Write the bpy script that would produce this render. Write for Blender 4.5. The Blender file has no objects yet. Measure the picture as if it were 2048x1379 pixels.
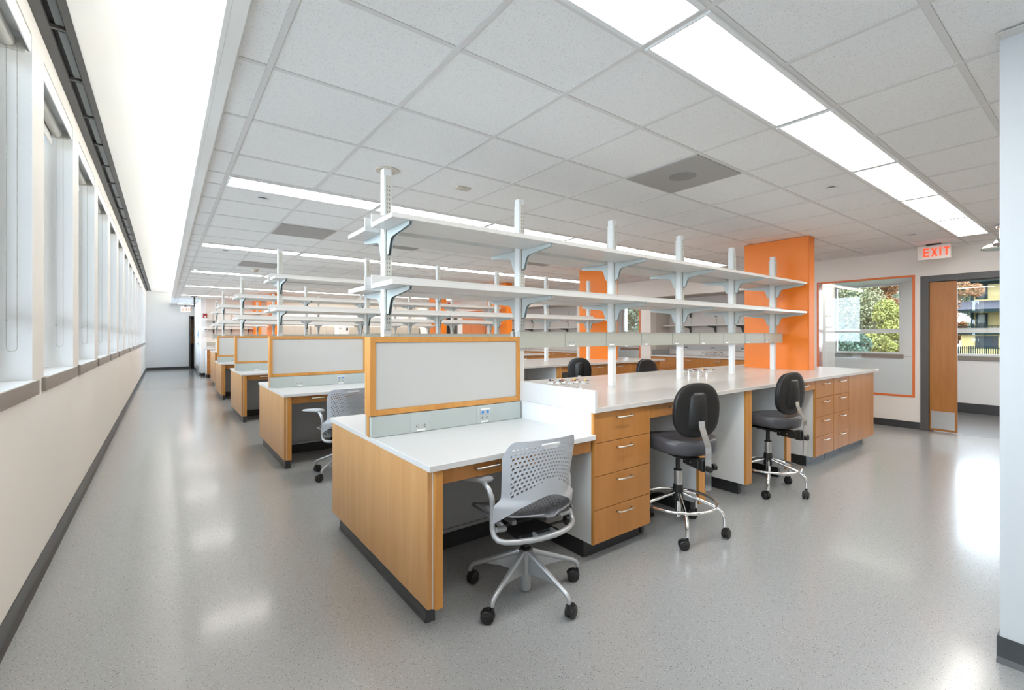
import bpy, math, random
from mathutils import Vector, Matrix
random.seed(7)
C = bpy.context.scene
COL = C.collection
PI = math.pi

# ------------------------------------------------------------------ camera
cam_d = bpy.data.cameras.new('camera'); cam = bpy.data.objects.new('camera', cam_d); COL.objects.link(cam)
cam.location = (0, 0, 1.31); cam.rotation_euler = (PI/2, 0, math.radians(-37.06))
cam_d.sensor_width = 36; cam_d.lens = 921.15/2048*36; cam_d.shift_y = -18.5/2048
cam_d.clip_start = .02; cam_d.clip_end = 400
C.camera = cam
# ------------------------------------------------------------------ world and exposure
w = bpy.data.worlds.new('overcast_sky'); C.world = w; w.use_nodes = True
bg = w.node_tree.nodes['Background']; bg.inputs[0].default_value = (.74, .88, 1.0, 1); bg.inputs[1].default_value = 6.8
C.view_settings.view_transform = 'Standard'; C.view_settings.look = 'None'; C.view_settings.gamma = 1
C.view_settings.use_curve_mapping = False
C.view_settings.exposure = 1.04
PANEL = 7.0          # strength of the ceiling panels
cy = C.cycles
cy.use_denoising = True; cy.max_bounces = 10; cy.diffuse_bounces = 6; cy.glossy_bounces = 4; cy.transmission_bounces = 6
cy.transparent_max_bounces = 12; cy.caustics_reflective = False; cy.caustics_refractive = False
cy.sample_clamp_indirect = 6.0
try: cy.denoiser = 'OPENIMAGEDENOISE'; cy.denoising_input_passes = 'RGB_ALBEDO_NORMAL'
except Exception: pass

# ------------------------------------------------------------------ materials
def nm(name):
    m = bpy.data.materials.new(name); m.use_nodes = True
    return m, m.node_tree.nodes, m.node_tree.links, m.node_tree.nodes['Principled BSDF']
def mat(name, col, rough=.5, metal=0, noise=0, scale=40, bump=0, spec=.5, coat=0):
    m, N, L, b = nm(name)
    b.inputs['Base Color'].default_value = (*col, 1); b.inputs['Roughness'].default_value = rough
    b.inputs['Metallic'].default_value = metal; b.inputs['Specular IOR Level'].default_value = spec
    if coat: b.inputs['Coat Weight'].default_value = coat; b.inputs['Coat Roughness'].default_value = .1
    if noise or bump:
        tc = N.new('ShaderNodeTexCoord'); nz = N.new('ShaderNodeTexNoise'); nz.inputs['Scale'].default_value = scale
        nz.inputs['Detail'].default_value = 3
        L.new(tc.outputs['Object'], nz.inputs['Vector'])
        if noise:
            mx = N.new('ShaderNodeMix'); mx.data_type = 'RGBA'
            mx.inputs[6].default_value = (*[c*(1-noise) for c in col], 1); mx.inputs[7].default_value = (*[min(1, c*(1+noise)) for c in col], 1)
            L.new(nz.outputs['Fac'], mx.inputs[0]); L.new(mx.outputs[2], b.inputs['Base Color'])
        if bump:
            bp = N.new('ShaderNodeBump'); bp.inputs['Strength'].default_value = bump; bp.inputs['Distance'].default_value = .002
            L.new(nz.outputs['Fac'], bp.inputs['Height']); L.new(bp.outputs[0], b.inputs['Normal'])
    return m
def wood(name, c1, c2, rough=.42, vertical=True):
    m, N, L, b = nm(name)
    tc = N.new('ShaderNodeTexCoord'); mp = N.new('ShaderNodeMapping')
    mp.inputs['Scale'].default_value = (9, 9, .9) if vertical else (.9, 9, 9)
    n1 = N.new('ShaderNodeTexNoise'); n1.inputs['Scale'].default_value = 1.6; n1.inputs['Detail'].default_value = 5; n1.inputs['Distortion'].default_value = .6
    mp2 = N.new('ShaderNodeMapping'); mp2.inputs['Scale'].default_value = (90, 90, 3) if vertical else (3, 90, 90)
    n2 = N.new('ShaderNodeTexNoise'); n2.inputs['Scale'].default_value = 2.5; n2.inputs['Detail'].default_value = 3
    ad = N.new('ShaderNodeMath'); ad.operation = 'MULTIPLY_ADD'; ad.inputs[1].default_value = .35
    rp = N.new('ShaderNodeValToRGB'); rp.color_ramp.elements[0].position = .42; rp.color_ramp.elements[1].position = .85
    rp.color_ramp.elements[0].color = (*c1, 1); rp.color_ramp.elements[1].color = (*c2, 1)
    L.new(tc.outputs['Object'], mp.inputs[0]); L.new(mp.outputs[0], n1.inputs['Vector'])
    L.new(tc.outputs['Object'], mp2.inputs[0]); L.new(mp2.outputs[0], n2.inputs['Vector'])
    L.new(n2.outputs['Fac'], ad.inputs[0]); L.new(n1.outputs['Fac'], ad.inputs[2]); L.new(ad.outputs[0], rp.inputs[0])
    L.new(rp.outputs[0], b.inputs['Base Color']); b.inputs['Roughness'].default_value = rough
    return m
def speckle(name, base, dark, light, scale, rough, d_amt=.1, l_amt=.06, coat=0, bump=0, mottle=.05):
    m, N, L, b = nm(name)
    tc = N.new('ShaderNodeTexCoord')
    big = N.new('ShaderNodeTexNoise'); big.inputs['Scale'].default_value = scale*.35; big.inputs['Detail'].default_value = 2
    L.new(tc.outputs['Object'], big.inputs['Vector'])
    m0 = N.new('ShaderNodeMix'); m0.data_type = 'RGBA'
    m0.inputs[6].default_value = (*[c*(1-mottle) for c in base], 1); m0.inputs[7].default_value = (*[c*(1+mottle) for c in base], 1)
    L.new(big.outputs['Fac'], m0.inputs[0]); last = m0.outputs[2]
    for i, (col, amt, sc) in enumerate(((dark, d_amt, scale), (light, l_amt, scale*1.3))):
        v = N.new('ShaderNodeTexVoronoi'); v.inputs['Scale'].default_value = sc; v.inputs['Randomness'].default_value = 1
        mp = N.new('ShaderNodeMapping'); mp.inputs['Location'].default_value = (i*3.1, i*1.7, 0)
        L.new(tc.outputs['Object'], mp.inputs[0]); L.new(mp.outputs[0], v.inputs['Vector'])
        sep = N.new('ShaderNodeSeparateColor'); L.new(v.outputs['Color'], sep.inputs[0])
        lt = N.new('ShaderNodeMath'); lt.operation = 'LESS_THAN'; lt.inputs[1].default_value = amt; L.new(sep.outputs[0], lt.inputs[0])
        l2 = N.new('ShaderNodeMath'); l2.operation = 'LESS_THAN'; l2.inputs[1].default_value = .42; L.new(v.outputs['Distance'], l2.inputs[0])
        mu = N.new('ShaderNodeMath'); mu.operation = 'MULTIPLY'; L.new(lt.outputs[0], mu.inputs[0]); L.new(l2.outputs[0], mu.inputs[1])
        mx = N.new('ShaderNodeMix'); mx.data_type = 'RGBA'; L.new(mu.outputs[0], mx.inputs[0]); L.new(last, mx.inputs[6]); mx.inputs[7].default_value = (*col, 1)
        last = mx.outputs[2]
    L.new(last, b.inputs['Base Color']); b.inputs['Roughness'].default_value = rough
    if coat: b.inputs['Coat Weight'].default_value = coat; b.inputs['Coat Roughness'].default_value = .12
    if bump:
        n3 = N.new('ShaderNodeTexNoise'); n3.inputs['Scale'].default_value = 7; n3.inputs['Detail'].default_value = 2
        L.new(tc.outputs['Object'], n3.inputs['Vector'])
        bp = N.new('ShaderNodeBump'); bp.inputs['Strength'].default_value = bump; bp.inputs['Distance'].default_value = .004
        L.new(n3.outputs['Fac'], bp.inputs['Height']); L.new(bp.outputs[0], b.inputs['Normal'])
        if coat: L.new(bp.outputs[0], b.inputs['Coat Normal'])
    return m
def emit(name, col, s):
    m, N, L, b = nm(name)
    b.inputs['Base Color'].default_value = (*col, 1); b.inputs['Emission Color'].default_value = (*col, 1); b.inputs['Emission Strength'].default_value = s
    return m
def glass(name, tint=(1, 1, 1), rough=0.0):
    m, N, L, b = nm(name); N.remove(b); out = N['Material Output']
    tr = N.new('ShaderNodeBsdfTransparent'); tr.inputs[0].default_value = (*tint, 1)
    gl = N.new('ShaderNodeBsdfGlossy'); gl.inputs['Roughness'].default_value = rough
    fr = N.new('ShaderNodeFresnel'); fr.inputs['IOR'].default_value = 1.5
    mx = N.new('ShaderNodeMixShader'); L.new(fr.outputs[0], mx.inputs[0]); L.new(tr.outputs[0], mx.inputs[1]); L.new(gl.outputs[0], mx.inputs[2])
    L.new(mx.outputs[0], out.inputs['Surface'])
    return m
M = dict(
    wall=mat('cream_wall_paint', (.80, .765, .72), .6, bump=.05, scale=160),
    white=mat('white_paint', (.86, .86, .85), .55),
    wallblue=mat('white_wall_paint', (.86, .88, .90), .55),
    blockw=mat('darkened_white_wall_paint', (.56, .585, .605), .6),  # same white paint, darkened to offset the daylight falling on the block
    bay=mat('white_ceiling_paint', (.92, .92, .90), .7),
    jamb=mat('white_window_paint', (.84, .86, .87), .45),
    sill=mat('taupe_stone_sill', (.27, .24, .215), .35, noise=.12, scale=300),
    silltop=mat('white_sill_top', (.80, .82, .83), .3),
    base=mat('charcoal_rubber_base', (.045, .048, .052), .38, noise=.1, scale=60),
    kick=mat('black_rubber_kick', (.022, .023, .025), .4),
    frame=mat('dark_grey_door_frame', (.085, .083, .083), .45),
    slot=mat('charcoal_metal', (.075, .075, .075), .5), slotblk=mat('black_metal', (.004, .004, .004), .6), slotglass=mat('dark_grey_baffle', (.10, .12, .13), .35),
    tile=speckle('ceiling_tile_fissured', (.88, .885, .88), (.68, .68, .67), (.93, .93, .93), 210, .9, .16, .10, mottle=.04),
    tee=mat('ceiling_grid_metal', (.74, .735, .725), .5), teed=mat('grid_shadow_gap', (.48, .47, .46), .7),
    floor=speckle('speckled_grey_vinyl', (.355, .363, .368), (.13, .125, .12), (.58, .575, .57), 240, .25, .09, .08, coat=.35, bump=.05, mottle=.07),
    wood=wood('maple_veneer', (.42, .165, .034), (.485, .21, .054)),
    woodp=wood('maple_panel_veneer', (.57, .295, .105), (.66, .37, .15), .35),
    woodf=wood('maple_solid', (.55, .24, .052), (.64, .31, .08), .35),
    top=mat('white_laminate', (.66, .665, .665), .28), topw=mat('warm_white_laminate', (.62, .60, .575), .24),
    wside=mat('white_melamine', (.80, .81, .81), .4),
    grey=mat('grey_laminate', (.42, .43, .435), .5), lgrey=mat('light_grey_laminate', (.62, .62, .61), .5),
    seatb=mat('black_vinyl', (.018, .018, .020), .42),
    race=mat('sage_grey_metal', (.46, .51, .495), .42), rail=mat('grey_green_rail_metal', (.43, .435, .385), .42),
    plate=mat('grey_plate', (.48, .53, .52), .4), sock=mat('grey_outlet_face', (.50, .52, .515), .4), dark=mat('black_slot', (.01, .01, .01), .5),
    label=mat('white_label', (.85, .85, .84), .5), blue=mat('blue_jack', (.02, .22, .62), .4),
    fabric=mat('grey_tackable_fabric', (.54, .54, .525), .9, noise=.04, scale=260, bump=.3),
    post=mat('white_powder_coat', (.70, .715, .715), .35), chan=mat('pale_metal_channel', (.56, .55, .50), .38), brk=mat('pale_steel_bracket', (.50, .555, .56), .35),
    brks=mat('dark_steel', (.12, .13, .13), .5),
    shelf=mat('white_shelf_laminate', (.64, .635, .62), .35),
    orange=mat('orange_laminate', (.84, .215, .010), .42), orange2=mat('orange_trim_paint', (.72, .17, .04), .4),
    chrome=mat('chrome', (.80, .80, .80), .12, 1), steel=mat('brushed_steel', (.56, .55, .53), .32, 1), pull=mat('satin_nickel', (.72, .70, .66), .28, 1),
    blackp=mat('black_urethane', (.007, .007, .007), .42), seat=mat('grey_black_vinyl', (.062, .062, .070), .36), black=mat('black_plastic', (.012, .012, .012), .45),
    shell=mat('light_grey_plastic', (.44, .455, .485), .42), seatp=mat('mid_grey_plastic', (.20, .205, .22), .45), silver=mat('silver_painted_metal', (.46, .475, .49), .34, .5),
    red=mat('red_plastic', (.55, .02, .02), .4), redalarm=mat('dark_red_plastic', (.30, .015, .02), .4), yellow=mat('yellow_button', (.9, .6, .05), .4),
    obtn=mat('orange_button', (.9, .25, .05), .4), navy=mat('navy_button', (.02, .04, .12), .4), brownb=mat('brown_lever', (.16, .07, .04), .35),
    lamp=emit("lit_diffuser", (1, .955, .89), PANEL), cove=emit('lit_cove_strip', (1, .96, .9), 5.5),
    exitred=emit('lit_exit_letters', (1, .075, .03), .55), exitface=mat('exit_sign_face', (.80, .76, .72), .5), exitglow=emit('lit_exit_face', (1, .30, .22), .25),
    glass=glass('window_glass'), glassi=glass('interior_glass', (.97, .985, .985)),
    shade=mat('roller_shade_fabric', (.62, .61, .57), .7), shadeb=mat('shade_rail', (.70, .69, .66), .45), bead=mat('bead_chain', (.42, .41, .38), .4),
    duct=mat('grey_perforated_metal', (.40, .39, .38), .6), duct2=mat('dark_perforated_metal', (.27, .265, .26), .6),
    hall=mat('pale_grey_hall_paint', (.80, .80, .815), .6), hallfloor=speckle('dark_hall_floor', (.17, .17, .175), (.05, .05, .05), (.3, .3, .3), 120, .3, .1, .08),
    tilebase=mat('dark_tile_base', (.05, .05, .055), .3), doorw=wood('door_veneer', (.36, .135, .022), (.43, .175, .036), .4), doorwhite=mat('white_door_paint', (.80, .83, .86), .3),
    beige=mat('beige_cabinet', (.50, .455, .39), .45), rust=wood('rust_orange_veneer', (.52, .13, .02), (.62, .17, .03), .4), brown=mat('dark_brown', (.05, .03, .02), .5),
    leaf1=mat('olive_green_leaves', (.150, .145, .070), .7, noise=.75, scale=2.2), leaf2=mat('deep_green_leaves', (.035, .07, .042), .7, noise=.75, scale=2.2),
    leaf3=mat('yellow_green_leaves', (.185, .185, .04), .7, noise=.7, scale=2.2), leaf4=mat('orange_leaves', (.24, .11, .045), .7, noise=.7, scale=2.2),
    leaf5=mat('blue_green_leaves', (.10, .125, .085), .7, noise=.75, scale=2.2),
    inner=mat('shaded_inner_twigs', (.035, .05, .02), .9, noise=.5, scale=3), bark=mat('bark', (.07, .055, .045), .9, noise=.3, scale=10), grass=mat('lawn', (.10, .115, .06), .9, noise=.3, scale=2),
    hyel=mat('yellow_clapboard', (.34, .265, .115), .7), hroof=mat('grey_shingle', (.055, .055, .065), 1.0, spec=.05, noise=.25, scale=8), htrim=mat('dark_green_trim', (.010, .020, .020), .8, spec=.1),
    hwin=mat('dark_window_pane', (.02, .025, .03), .3, spec=.3), hcurt=mat('pale_curtain', (.13, .15, .14), .6), bounce=mat('neutral_bounce_ground', (.42, .42, .42), .9, noise=.1, scale=2), asphalt=mat('asphalt', (.12, .12, .12), .9),
)

# ------------------------------------------------------------------ mesh builder
class MB:
    def __init__(s): s.v = []; s.f = []; s.m = []
    def add(s, vs, fs, m=0):
        o = len(s.v); s.v += [Vector(p) for p in vs]; s.f += [tuple(i+o for i in f) for f in fs]; s.m += [m]*len(fs); return s
    def box(s, x0, x1, y0, y1, z0, z1, c=0, m=0):
        if x1 < x0: x0, x1 = x1, x0
        if y1 < y0: y0, y1 = y1, y0
        if z1 < z0: z0, z1 = z1, z0
        if c <= 0:
            vs = [(x, y, z) for x in (x0, x1) for y in (y0, y1) for z in (z0, z1)]
            return s.add(vs, [(0, 1, 3, 2), (4, 6, 7, 5), (0, 4, 5, 1), (2, 3, 7, 6), (0, 2, 6, 4), (1, 5, 7, 3)], m)
        c = min(c, (x1-x0)*.45, (y1-y0)*.45, (z1-z0)*.45)
        vs = []; idx = {}
        for ix, x in enumerate((x0, x1)):
            for iy, y in enumerate((y0, y1)):
                for iz, z in enumerate((z0, z1)):
                    sx = c if ix == 0 else -c; sy = c if iy == 0 else -c; sz = c if iz == 0 else -c
                    idx[ix, iy, iz] = len(vs)
                    vs += [(x, y+sy, z+sz), (x+sx, y, z+sz), (x+sx, y+sy, z)]
        fs = []
        g = lambda a, b, d, k: idx[a, b, d]+k
        for a in (0, 1):
            q = [g(a, 0, 0, 0), g(a, 1, 0, 0), g(a, 1, 1, 0), g(a, 0, 1, 0)]; fs.append(q if a else q[::-1])
            q = [g(0, a, 0, 1), g(1, a, 0, 1), g(1, a, 1, 1), g(0, a, 1, 1)]; fs.append(q[::-1] if a else q)
            q = [g(0, 0, a, 2), g(1, 0, a, 2), g(1, 1, a, 2), g(0, 1, a, 2)]; fs.append(q if a else q[::-1])
            for b in (0, 1):
                q = [g(a, b, 0, 0), g(a, b, 1, 0), g(a, b, 1, 1), g(a, b, 0, 1)]; fs.append(q if a == b else q[::-1])
                q = [g(a, 0, b, 0), g(a, 0, b, 2), g(a, 1, b, 2), g(a, 1, b, 0)]; fs.append(q if a == b else q[::-1])
                q = [g(0, a, b, 1), g(1, a, b, 1), g(1, a, b, 2), g(0, a, b, 2)]; fs.append(q if a == b else q[::-1])
                for d in (0, 1):
                    q = [g(a, b, d, 0), g(a, b, d, 1), g(a, b, d, 2)]; fs.append(q if (a+b+d) % 2 else q[::-1])
        return s.add(vs, fs, m)
    def prism(s, pts, axis, a0, a1, m=0):      # pts: 2D outline in the other two axes (in xyz order)
        n = len(pts); vs = []
        for a in (a0, a1):
            for p, q in pts:
                vs.append({0: (a, p, q), 1: (p, a, q), 2: (p, q, a)}[axis])
        fs = [tuple(range(n))[::-1], tuple(range(n, 2*n))] + [(i, (i+1) % n, n+(i+1) % n, n+i) for i in range(n)]
        return s.add(vs, fs, m)
    def tube(s, pts, r, n=10, m=0, close=False):
        pts = [Vector(p) for p in pts]; k = len(pts); rs = r if isinstance(r, (list, tuple)) else [r]*k
        vs = []; prev = None
        for i, p in enumerate(pts):
            if close: t = (pts[(i+1) % k]-pts[i-1])
            else: t = pts[min(i+1, k-1)]-pts[max(i-1, 0)]
            t.normalize()
            if prev is None:
                a = Vector((0, 0, 1)) if abs(t.z) < .9 else Vector((1, 0, 0)); u = t.cross(a).normalized()
            else:
                u = (prev - t*prev.dot(t)).normalized()
            prev = u; v = t.cross(u)
            vs += [p+(u*math.cos(2*PI*j/n)+v*math.sin(2*PI*j/n))*rs[i] for j in range(n)]
        fs = []
        for i in range(k if close else k-1):
            for j in range(n):
                a = i*n+j; b = i*n+(j+1) % n; i2 = (i+1) % k
                fs.append((a, b, i2*n+(j+1) % n, i2*n+j))
        if not close: fs += [tuple(range(n))[::-1], tuple(range((k-1)*n, k*n))]
        return s.add(vs, fs, m)
    def cyl(s, p0, p1, r, n=16, m=0): return s.tube([p0, p1], r, n, m)
    def lathe(s, prof, cx, cy_, n=24, m=0):    # prof (r,z) bottom to top
        vs = [(cx+r*math.cos(2*PI*j/n), cy_+r*math.sin(2*PI*j/n), z) for r, z in prof for j in range(n)]
        k = len(prof)
        fs = [(i*n+j, i*n+(j+1) % n, (i+1)*n+(j+1) % n, (i+1)*n+j) for i in range(k-1) for j in range(n)]
        fs += [tuple(range(n))[::-1], tuple(range((k-1)*n, k*n))]
        return s.add(vs, fs, m)
    def build(s, name, mats, parent=None, smooth=False, off=None):
        if not isinstance(mats, (list, tuple)): mats = [mats]
        if off is None:
            off = Vector((0, 0, 0)); q = parent
            while q is not None: off += q.location; q = q.parent
        me = bpy.data.meshes.new(name); me.from_pydata([tuple(p-off) for p in s.v], [], s.f)
        for mm in mats: me.materials.append(mm)
        me.polygons.foreach_set('material_index', s.m)
        if smooth: me.shade_smooth()
        me.update()
        if smooth == 'auto':
            me.set_sharp_from_angle(angle=math.radians(38))
        o = bpy.data.objects.new(name, me); COL.objects.link(o); o.parent = parent
        return o
def arc(c, r, a0, a1, n, plane='yz'):
    out = []
    for i in range(n+1):
        a = a0+(a1-a0)*i/n; p, q = r*math.cos(a), r*math.sin(a)
        out.append({'yz': (c[0], c[1]+p, c[2]+q), 'xy': (c[0]+p, c[1]+q, c[2]), 'xz': (c[0]+p, c[1], c[2]+q)}[plane])
    return out
def tag(o, label, cat, group=None, kind=None):
    if label: o['label'] = label
    if cat: o['category'] = cat
    if group: o['group'] = group
    if kind: o['kind'] = kind
    return o
def thing(name, loc, label, cat, group=None, rz=0):
    o = bpy.data.objects.new(name, None); COL.objects.link(o); o.location = loc; o.rotation_euler = (0, 0, rz); o.empty_display_size = .1
    return tag(o, label, cat, group)
def struct(name, mb, mats, label=None, parent=None, smooth=False):
    o = mb.build(name, mats, parent, smooth)
    if parent is None: o['kind'] = 'structure'; tag(o, label, name.split('_')[0].rstrip('.0123456789'))
    return o
def copy_tree(o, parent=None):
    c = o.copy(); COL.objects.link(c); c.parent = parent
    for ch in o.children: copy_tree(ch, c)
    return c
def dup(o, loc, rz=None, label=None, group=None):
    c = copy_tree(o); c.location = loc
    if rz is not None: c.rotation_euler = (0, 0, rz)
    if label: c['label'] = label
    if group: c['group'] = group
    return c
def quadbox(x0, x1, y0, y1, z0, z1, c=0): return MB().box(x0, x1, y0, y1, z0, z1, c)

# ------------------------------------------------------------------ main dimensions
XL, XR, YF = -.545, 8.42, 22.2       # window wall, right wall, far wall
ZC, ZB, XS = 2.505, 2.98, .175       # tile ceiling, bay ceiling, bay edge
YK = 17.95                           # wall behind the last island
XE = 10.9                            # outer wall beyond the hall

# floor, walls
struct('floor', MB().box(XL-.3, XR, -3, YF+2, -.2, 0), M['floor'], 'speckled grey vinyl floor of the laboratory')
struct('floor', MB().box(XR+.001, XE+.2, -3, YF+2, -.2, 0), M['hallfloor'], 'dark grey hall floor beyond the doorway')
ORD = ['first', 'second', 'third', 'fourth', 'fifth', 'sixth', 'seventh', 'eighth', 'ninth', 'tenth', 'eleventh', 'twelfth', 'thirteenth', 'fourteenth', 'fifteenth', 'sixteenth', 'seventeenth', 'eighteenth']
# ---- window wall
WP, WY0, WW = 1.335, 3.68, 1.06
ks = list(range(-3, 13)); ops = [(WY0+WP*k, WY0+WP*k+WW) for k in ks]
mb = MB(); mb.box(XL-.3, XL, -3, YF, 0, 1.045).box(XL-.3, XL, -3, YF, 2.865, ZB+.1)
ys = [-3]+[y for op in ops for y in op]+[YF]
for i in range(0, len(ys), 2): mb.box(XL-.3, XL, ys[i], ys[i+1], 1.045, 2.865)
struct('wall_left', mb, M['wall'], 'cream window wall with a row of tall windows')
struct('baseboard_left', MB().prism([(XL+.0005, 0), (XL+.022, 0), (XL+.008, .018), (XL+.006, .105), (XL+.0005, .105)], 1, -3, YF), M['base'], 'charcoal rubber baseboard along the window wall')
for n, (k, (a, b)) in enumerate(zip(ks, ops)):
    nth = ORD[k+1] if k >= -1 else None
    nm_ = 'window from the front' if k >= -1 else 'window behind the viewpoint'
    lab = f'{nth} tall white {nm_} in the window wall' if nth else 'tall white window behind the viewpoint in the window wall'
    xi = XL-.15
    f = MB()
    f.box(xi-.05, xi, a, a+.05, 1.08, 2.865, .004).box(xi-.05, xi, b-.05, b, 1.08, 2.865, .004).box(xi-.05, xi, a+.05, b-.05, 2.81, 2.865, .004).box(xi-.05, xi, a+.05, b-.05, 1.08, 1.125, .004).box(xi-.045, xi-.003, a+.05, b-.05, 1.40, 1.46, .004)
    f.box(xi, XL, a+.0005, a+.006, 1.08, 2.865).box(xi, XL, b-.006, b-.0005, 1.08, 2.865)
    fo = f.build('window_%d' % (n+1), M['jamb']); tag(fo, lab, 'window', None, 'structure')
    MB().box(xi-.027, xi-.023, a+.05, b-.05, 1.125, 1.40).box(xi-.027, xi-.023, a+.05, b-.05, 1.46, 2.81).build('pane', M['glass'], fo)
    s = MB().box(XL+.0005, XL+.018, a-.055, b+.055, 1.0, 1.078, .003, 0); s.box(xi-.05, XL+.0165, a+.001, b-.001, 1.047, 1.0795, 0, 1)
    s.build('window_sill', [M['sill'], M['silltop']], fo)
    if k < -2: continue
    # roller shade: valance, roll, hem bar, bead chain
    t = thing('roller_shade', (xi+.06, (a+b)/2, 2.8), f'rolled-up pale roller shade with a bead chain in the {nth} window from the front' if nth else 'rolled-up pale roller shade in the window behind the viewpoint', 'window shade', 'roller shades in the window wall')
    MB().box(XL-.012, XL-.004, a+.008, b-.008, 2.775, 2.862, .002).build('valance', M['jamb'], t)
    MB().cyl((xi+.065, a+.02, 2.80), (xi+.065, b-.03, 2.80), .03, 14).build('roll', M['shade'], t, 'auto')
    MB().box(xi+.028, xi+.042, a+.02, b-.03, 2.70, 2.745, .003).box(xi+.0335, xi+.0345, a+.02, b-.03, 2.745, 2.80).build('hem_bar', M['shadeb'], t)
    MB().box(xi+.03, XL-.02, b-.022, b-.008, 2.765, 2.83, .003).build('bracket', M['shade'], t)
    ch = MB(); x0, x1, zb, zt = xi+.062, xi+.100, 1.23, 2.78; yy = b-.030
    path = [(x0, yy, zt), (x0, yy, zb+.02)]+[((x0+x1)/2-(x1-x0)/2*math.cos(q), yy, zb+.02-.02*math.sin(q)) for q in [PI*j/8 for j in range(1, 8)]]+[(x1, yy, zb+.02), (x1, yy, zt)]
    ch.tube(path, .0009, 5)
    if k < 3:
        zz = zt
        while zz > zb+.02:
            for xx in (x0, x1): ch.lathe([(.0004, zz-.002), (.0019, zz-.001), (.0019, zz+.001), (.0004, zz+.002)], xx, yy, 6)
            zz -= .0085 if k < 1 else .014
        for j in range(9):
            q = PI*j/8; ch.lathe([(.0004, -.002), (.0019, -.001), (.0019, .001), (.0004, .002)], 0, 0, 6)
            for v in ch.v[-24:]: v += Vector(((x0+x1)/2-(x1-x0)/2*math.cos(q), yy, zb+.02-.02*math.sin(q)))
    ch.lathe([(.001, 1.38), (.004, 1.384), (.004, 1.392), (.001, 1.396)], x0, yy, 8)
    ch.build('bead_chain', M['bead'], t, True)
# ---- bay ceiling, air slot, cove
struct('ceiling', MB().box(XL-.3, XS+.35, -3, YF, ZB+.03, ZB+.1).box(XL+.155, XS+.35, -3, YF, ZB, ZB+.03), M['bay'], 'high white ceiling strip above the windows')
sl = MB(); sl.box(XL+.001, XL+.05, -3, 21.9, ZB-.002, ZB+.028, 0, 0).box(XL+.118, XL+.155, -3, 21.9, ZB-.006, ZB+.028, 0, 0)
sl.box(XL+.05, XL+.118, -3, 21.9, ZB+.024, ZB+.029, 0, 1)
so = sl.build('linear_air_diffuser', [M['slot'], M['slotblk']]); tag(so, 'long charcoal linear air slot above the tall windows', 'air diffuser')
y = -2.9; b0 = d0 = None
while y < 21.8:
    if b0 is None:
        b0 = MB().box(XL+.078, XL+.112, y+.03, y+.60, ZB+.006, ZB+.018).build('baffle', M['slotglass'], so)
        d0 = MB().box(XL+.051, XL+.117, y-.012, y+.010, ZB, ZB+.02).build('divider', M['slot'], so); yb0 = y
    else:
        for q in (b0, d0): c = q.copy(); COL.objects.link(c); c.parent = so; c.location = (0, y-yb0, 0)
    y += .64
struct('trim_1', MB().box(XS, XS+.02, -3, YF, ZC-.012, ZC+.12, .002).box(XS+.02, XS+.07, -3, YF, ZC-.012, ZC-.001).box(XS+.018, XS+.35, -3, YF, ZC+.10, ZC+.12).box(XS+.33, XS+.35, -3, YF, ZC+.12, ZB), M['bay'], 'white cove edge between the high bay and the tiled ceiling')
cl = MB()
for i in range(20): cl.box(XS+.10, XS+.16, -2.9+i*1.24, -2.9+i*1.24+1.2, ZC+.122, ZC+.15, .004)
tag(cl.build('cove_light', M['cove']), 'linear cove light hidden above the edge of the tiled ceiling', 'light')

# ---- tile ceiling with a real grid
SX, X0 = .6046, .376
PER = 3.095; strips = [1.056+PER*k for k in range(-1, 7)]
gx = [XS+.07]+[X0+SX*i for i in range(0, 14)]; gx = [x for x in gx if x < XR]+[XR+.0]
gy = []
for s_ in strips:
    gy += [s_-.155, s_+.155, s_+.155+.462, s_+.155+.462+.617, s_+.155+.462+2*.617, s_+.155+.462+3*.617]
gy = sorted(set([round(g, 4) for g in gy if -2.9 < g < YF]))+[YF]
gy = [-3]+gy
ti = MB(); ti.box(XS+.02, XR, -3, YF, ZC+.004, ZC+.05, 0, 0)
struct('ceiling', ti, M['tile'], 'suspended ceiling of fissured white tiles')
te = MB()
for x in gx[1:-1]: te.box(x-.012, x+.012, -3, YF, ZC+.001, ZC+.0035, 0, 0).box(x-.0135, x+.0135, -3, YF, ZC+.003, ZC+.0045, 0, 1)
for g in gy[1:-1]:
    for i in range(len(gx)-1):
        te.box(gx[i]+.013, gx[i+1]-.013, g-.012, g+.012, ZC+.0015, ZC+.0035, 0, 0).box(gx[i]+.012, gx[i+1]-.012, g-.0135, g+.0135, ZC+.003, ZC+.0045, 0, 1)
te.box(XS+.02, XR, YK-.02, YK, ZC-.003, ZC+.003)
struct('ceiling_grid', te, [M['tee'], M['teed']], 'pale metal grid holding the ceiling tiles')
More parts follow.
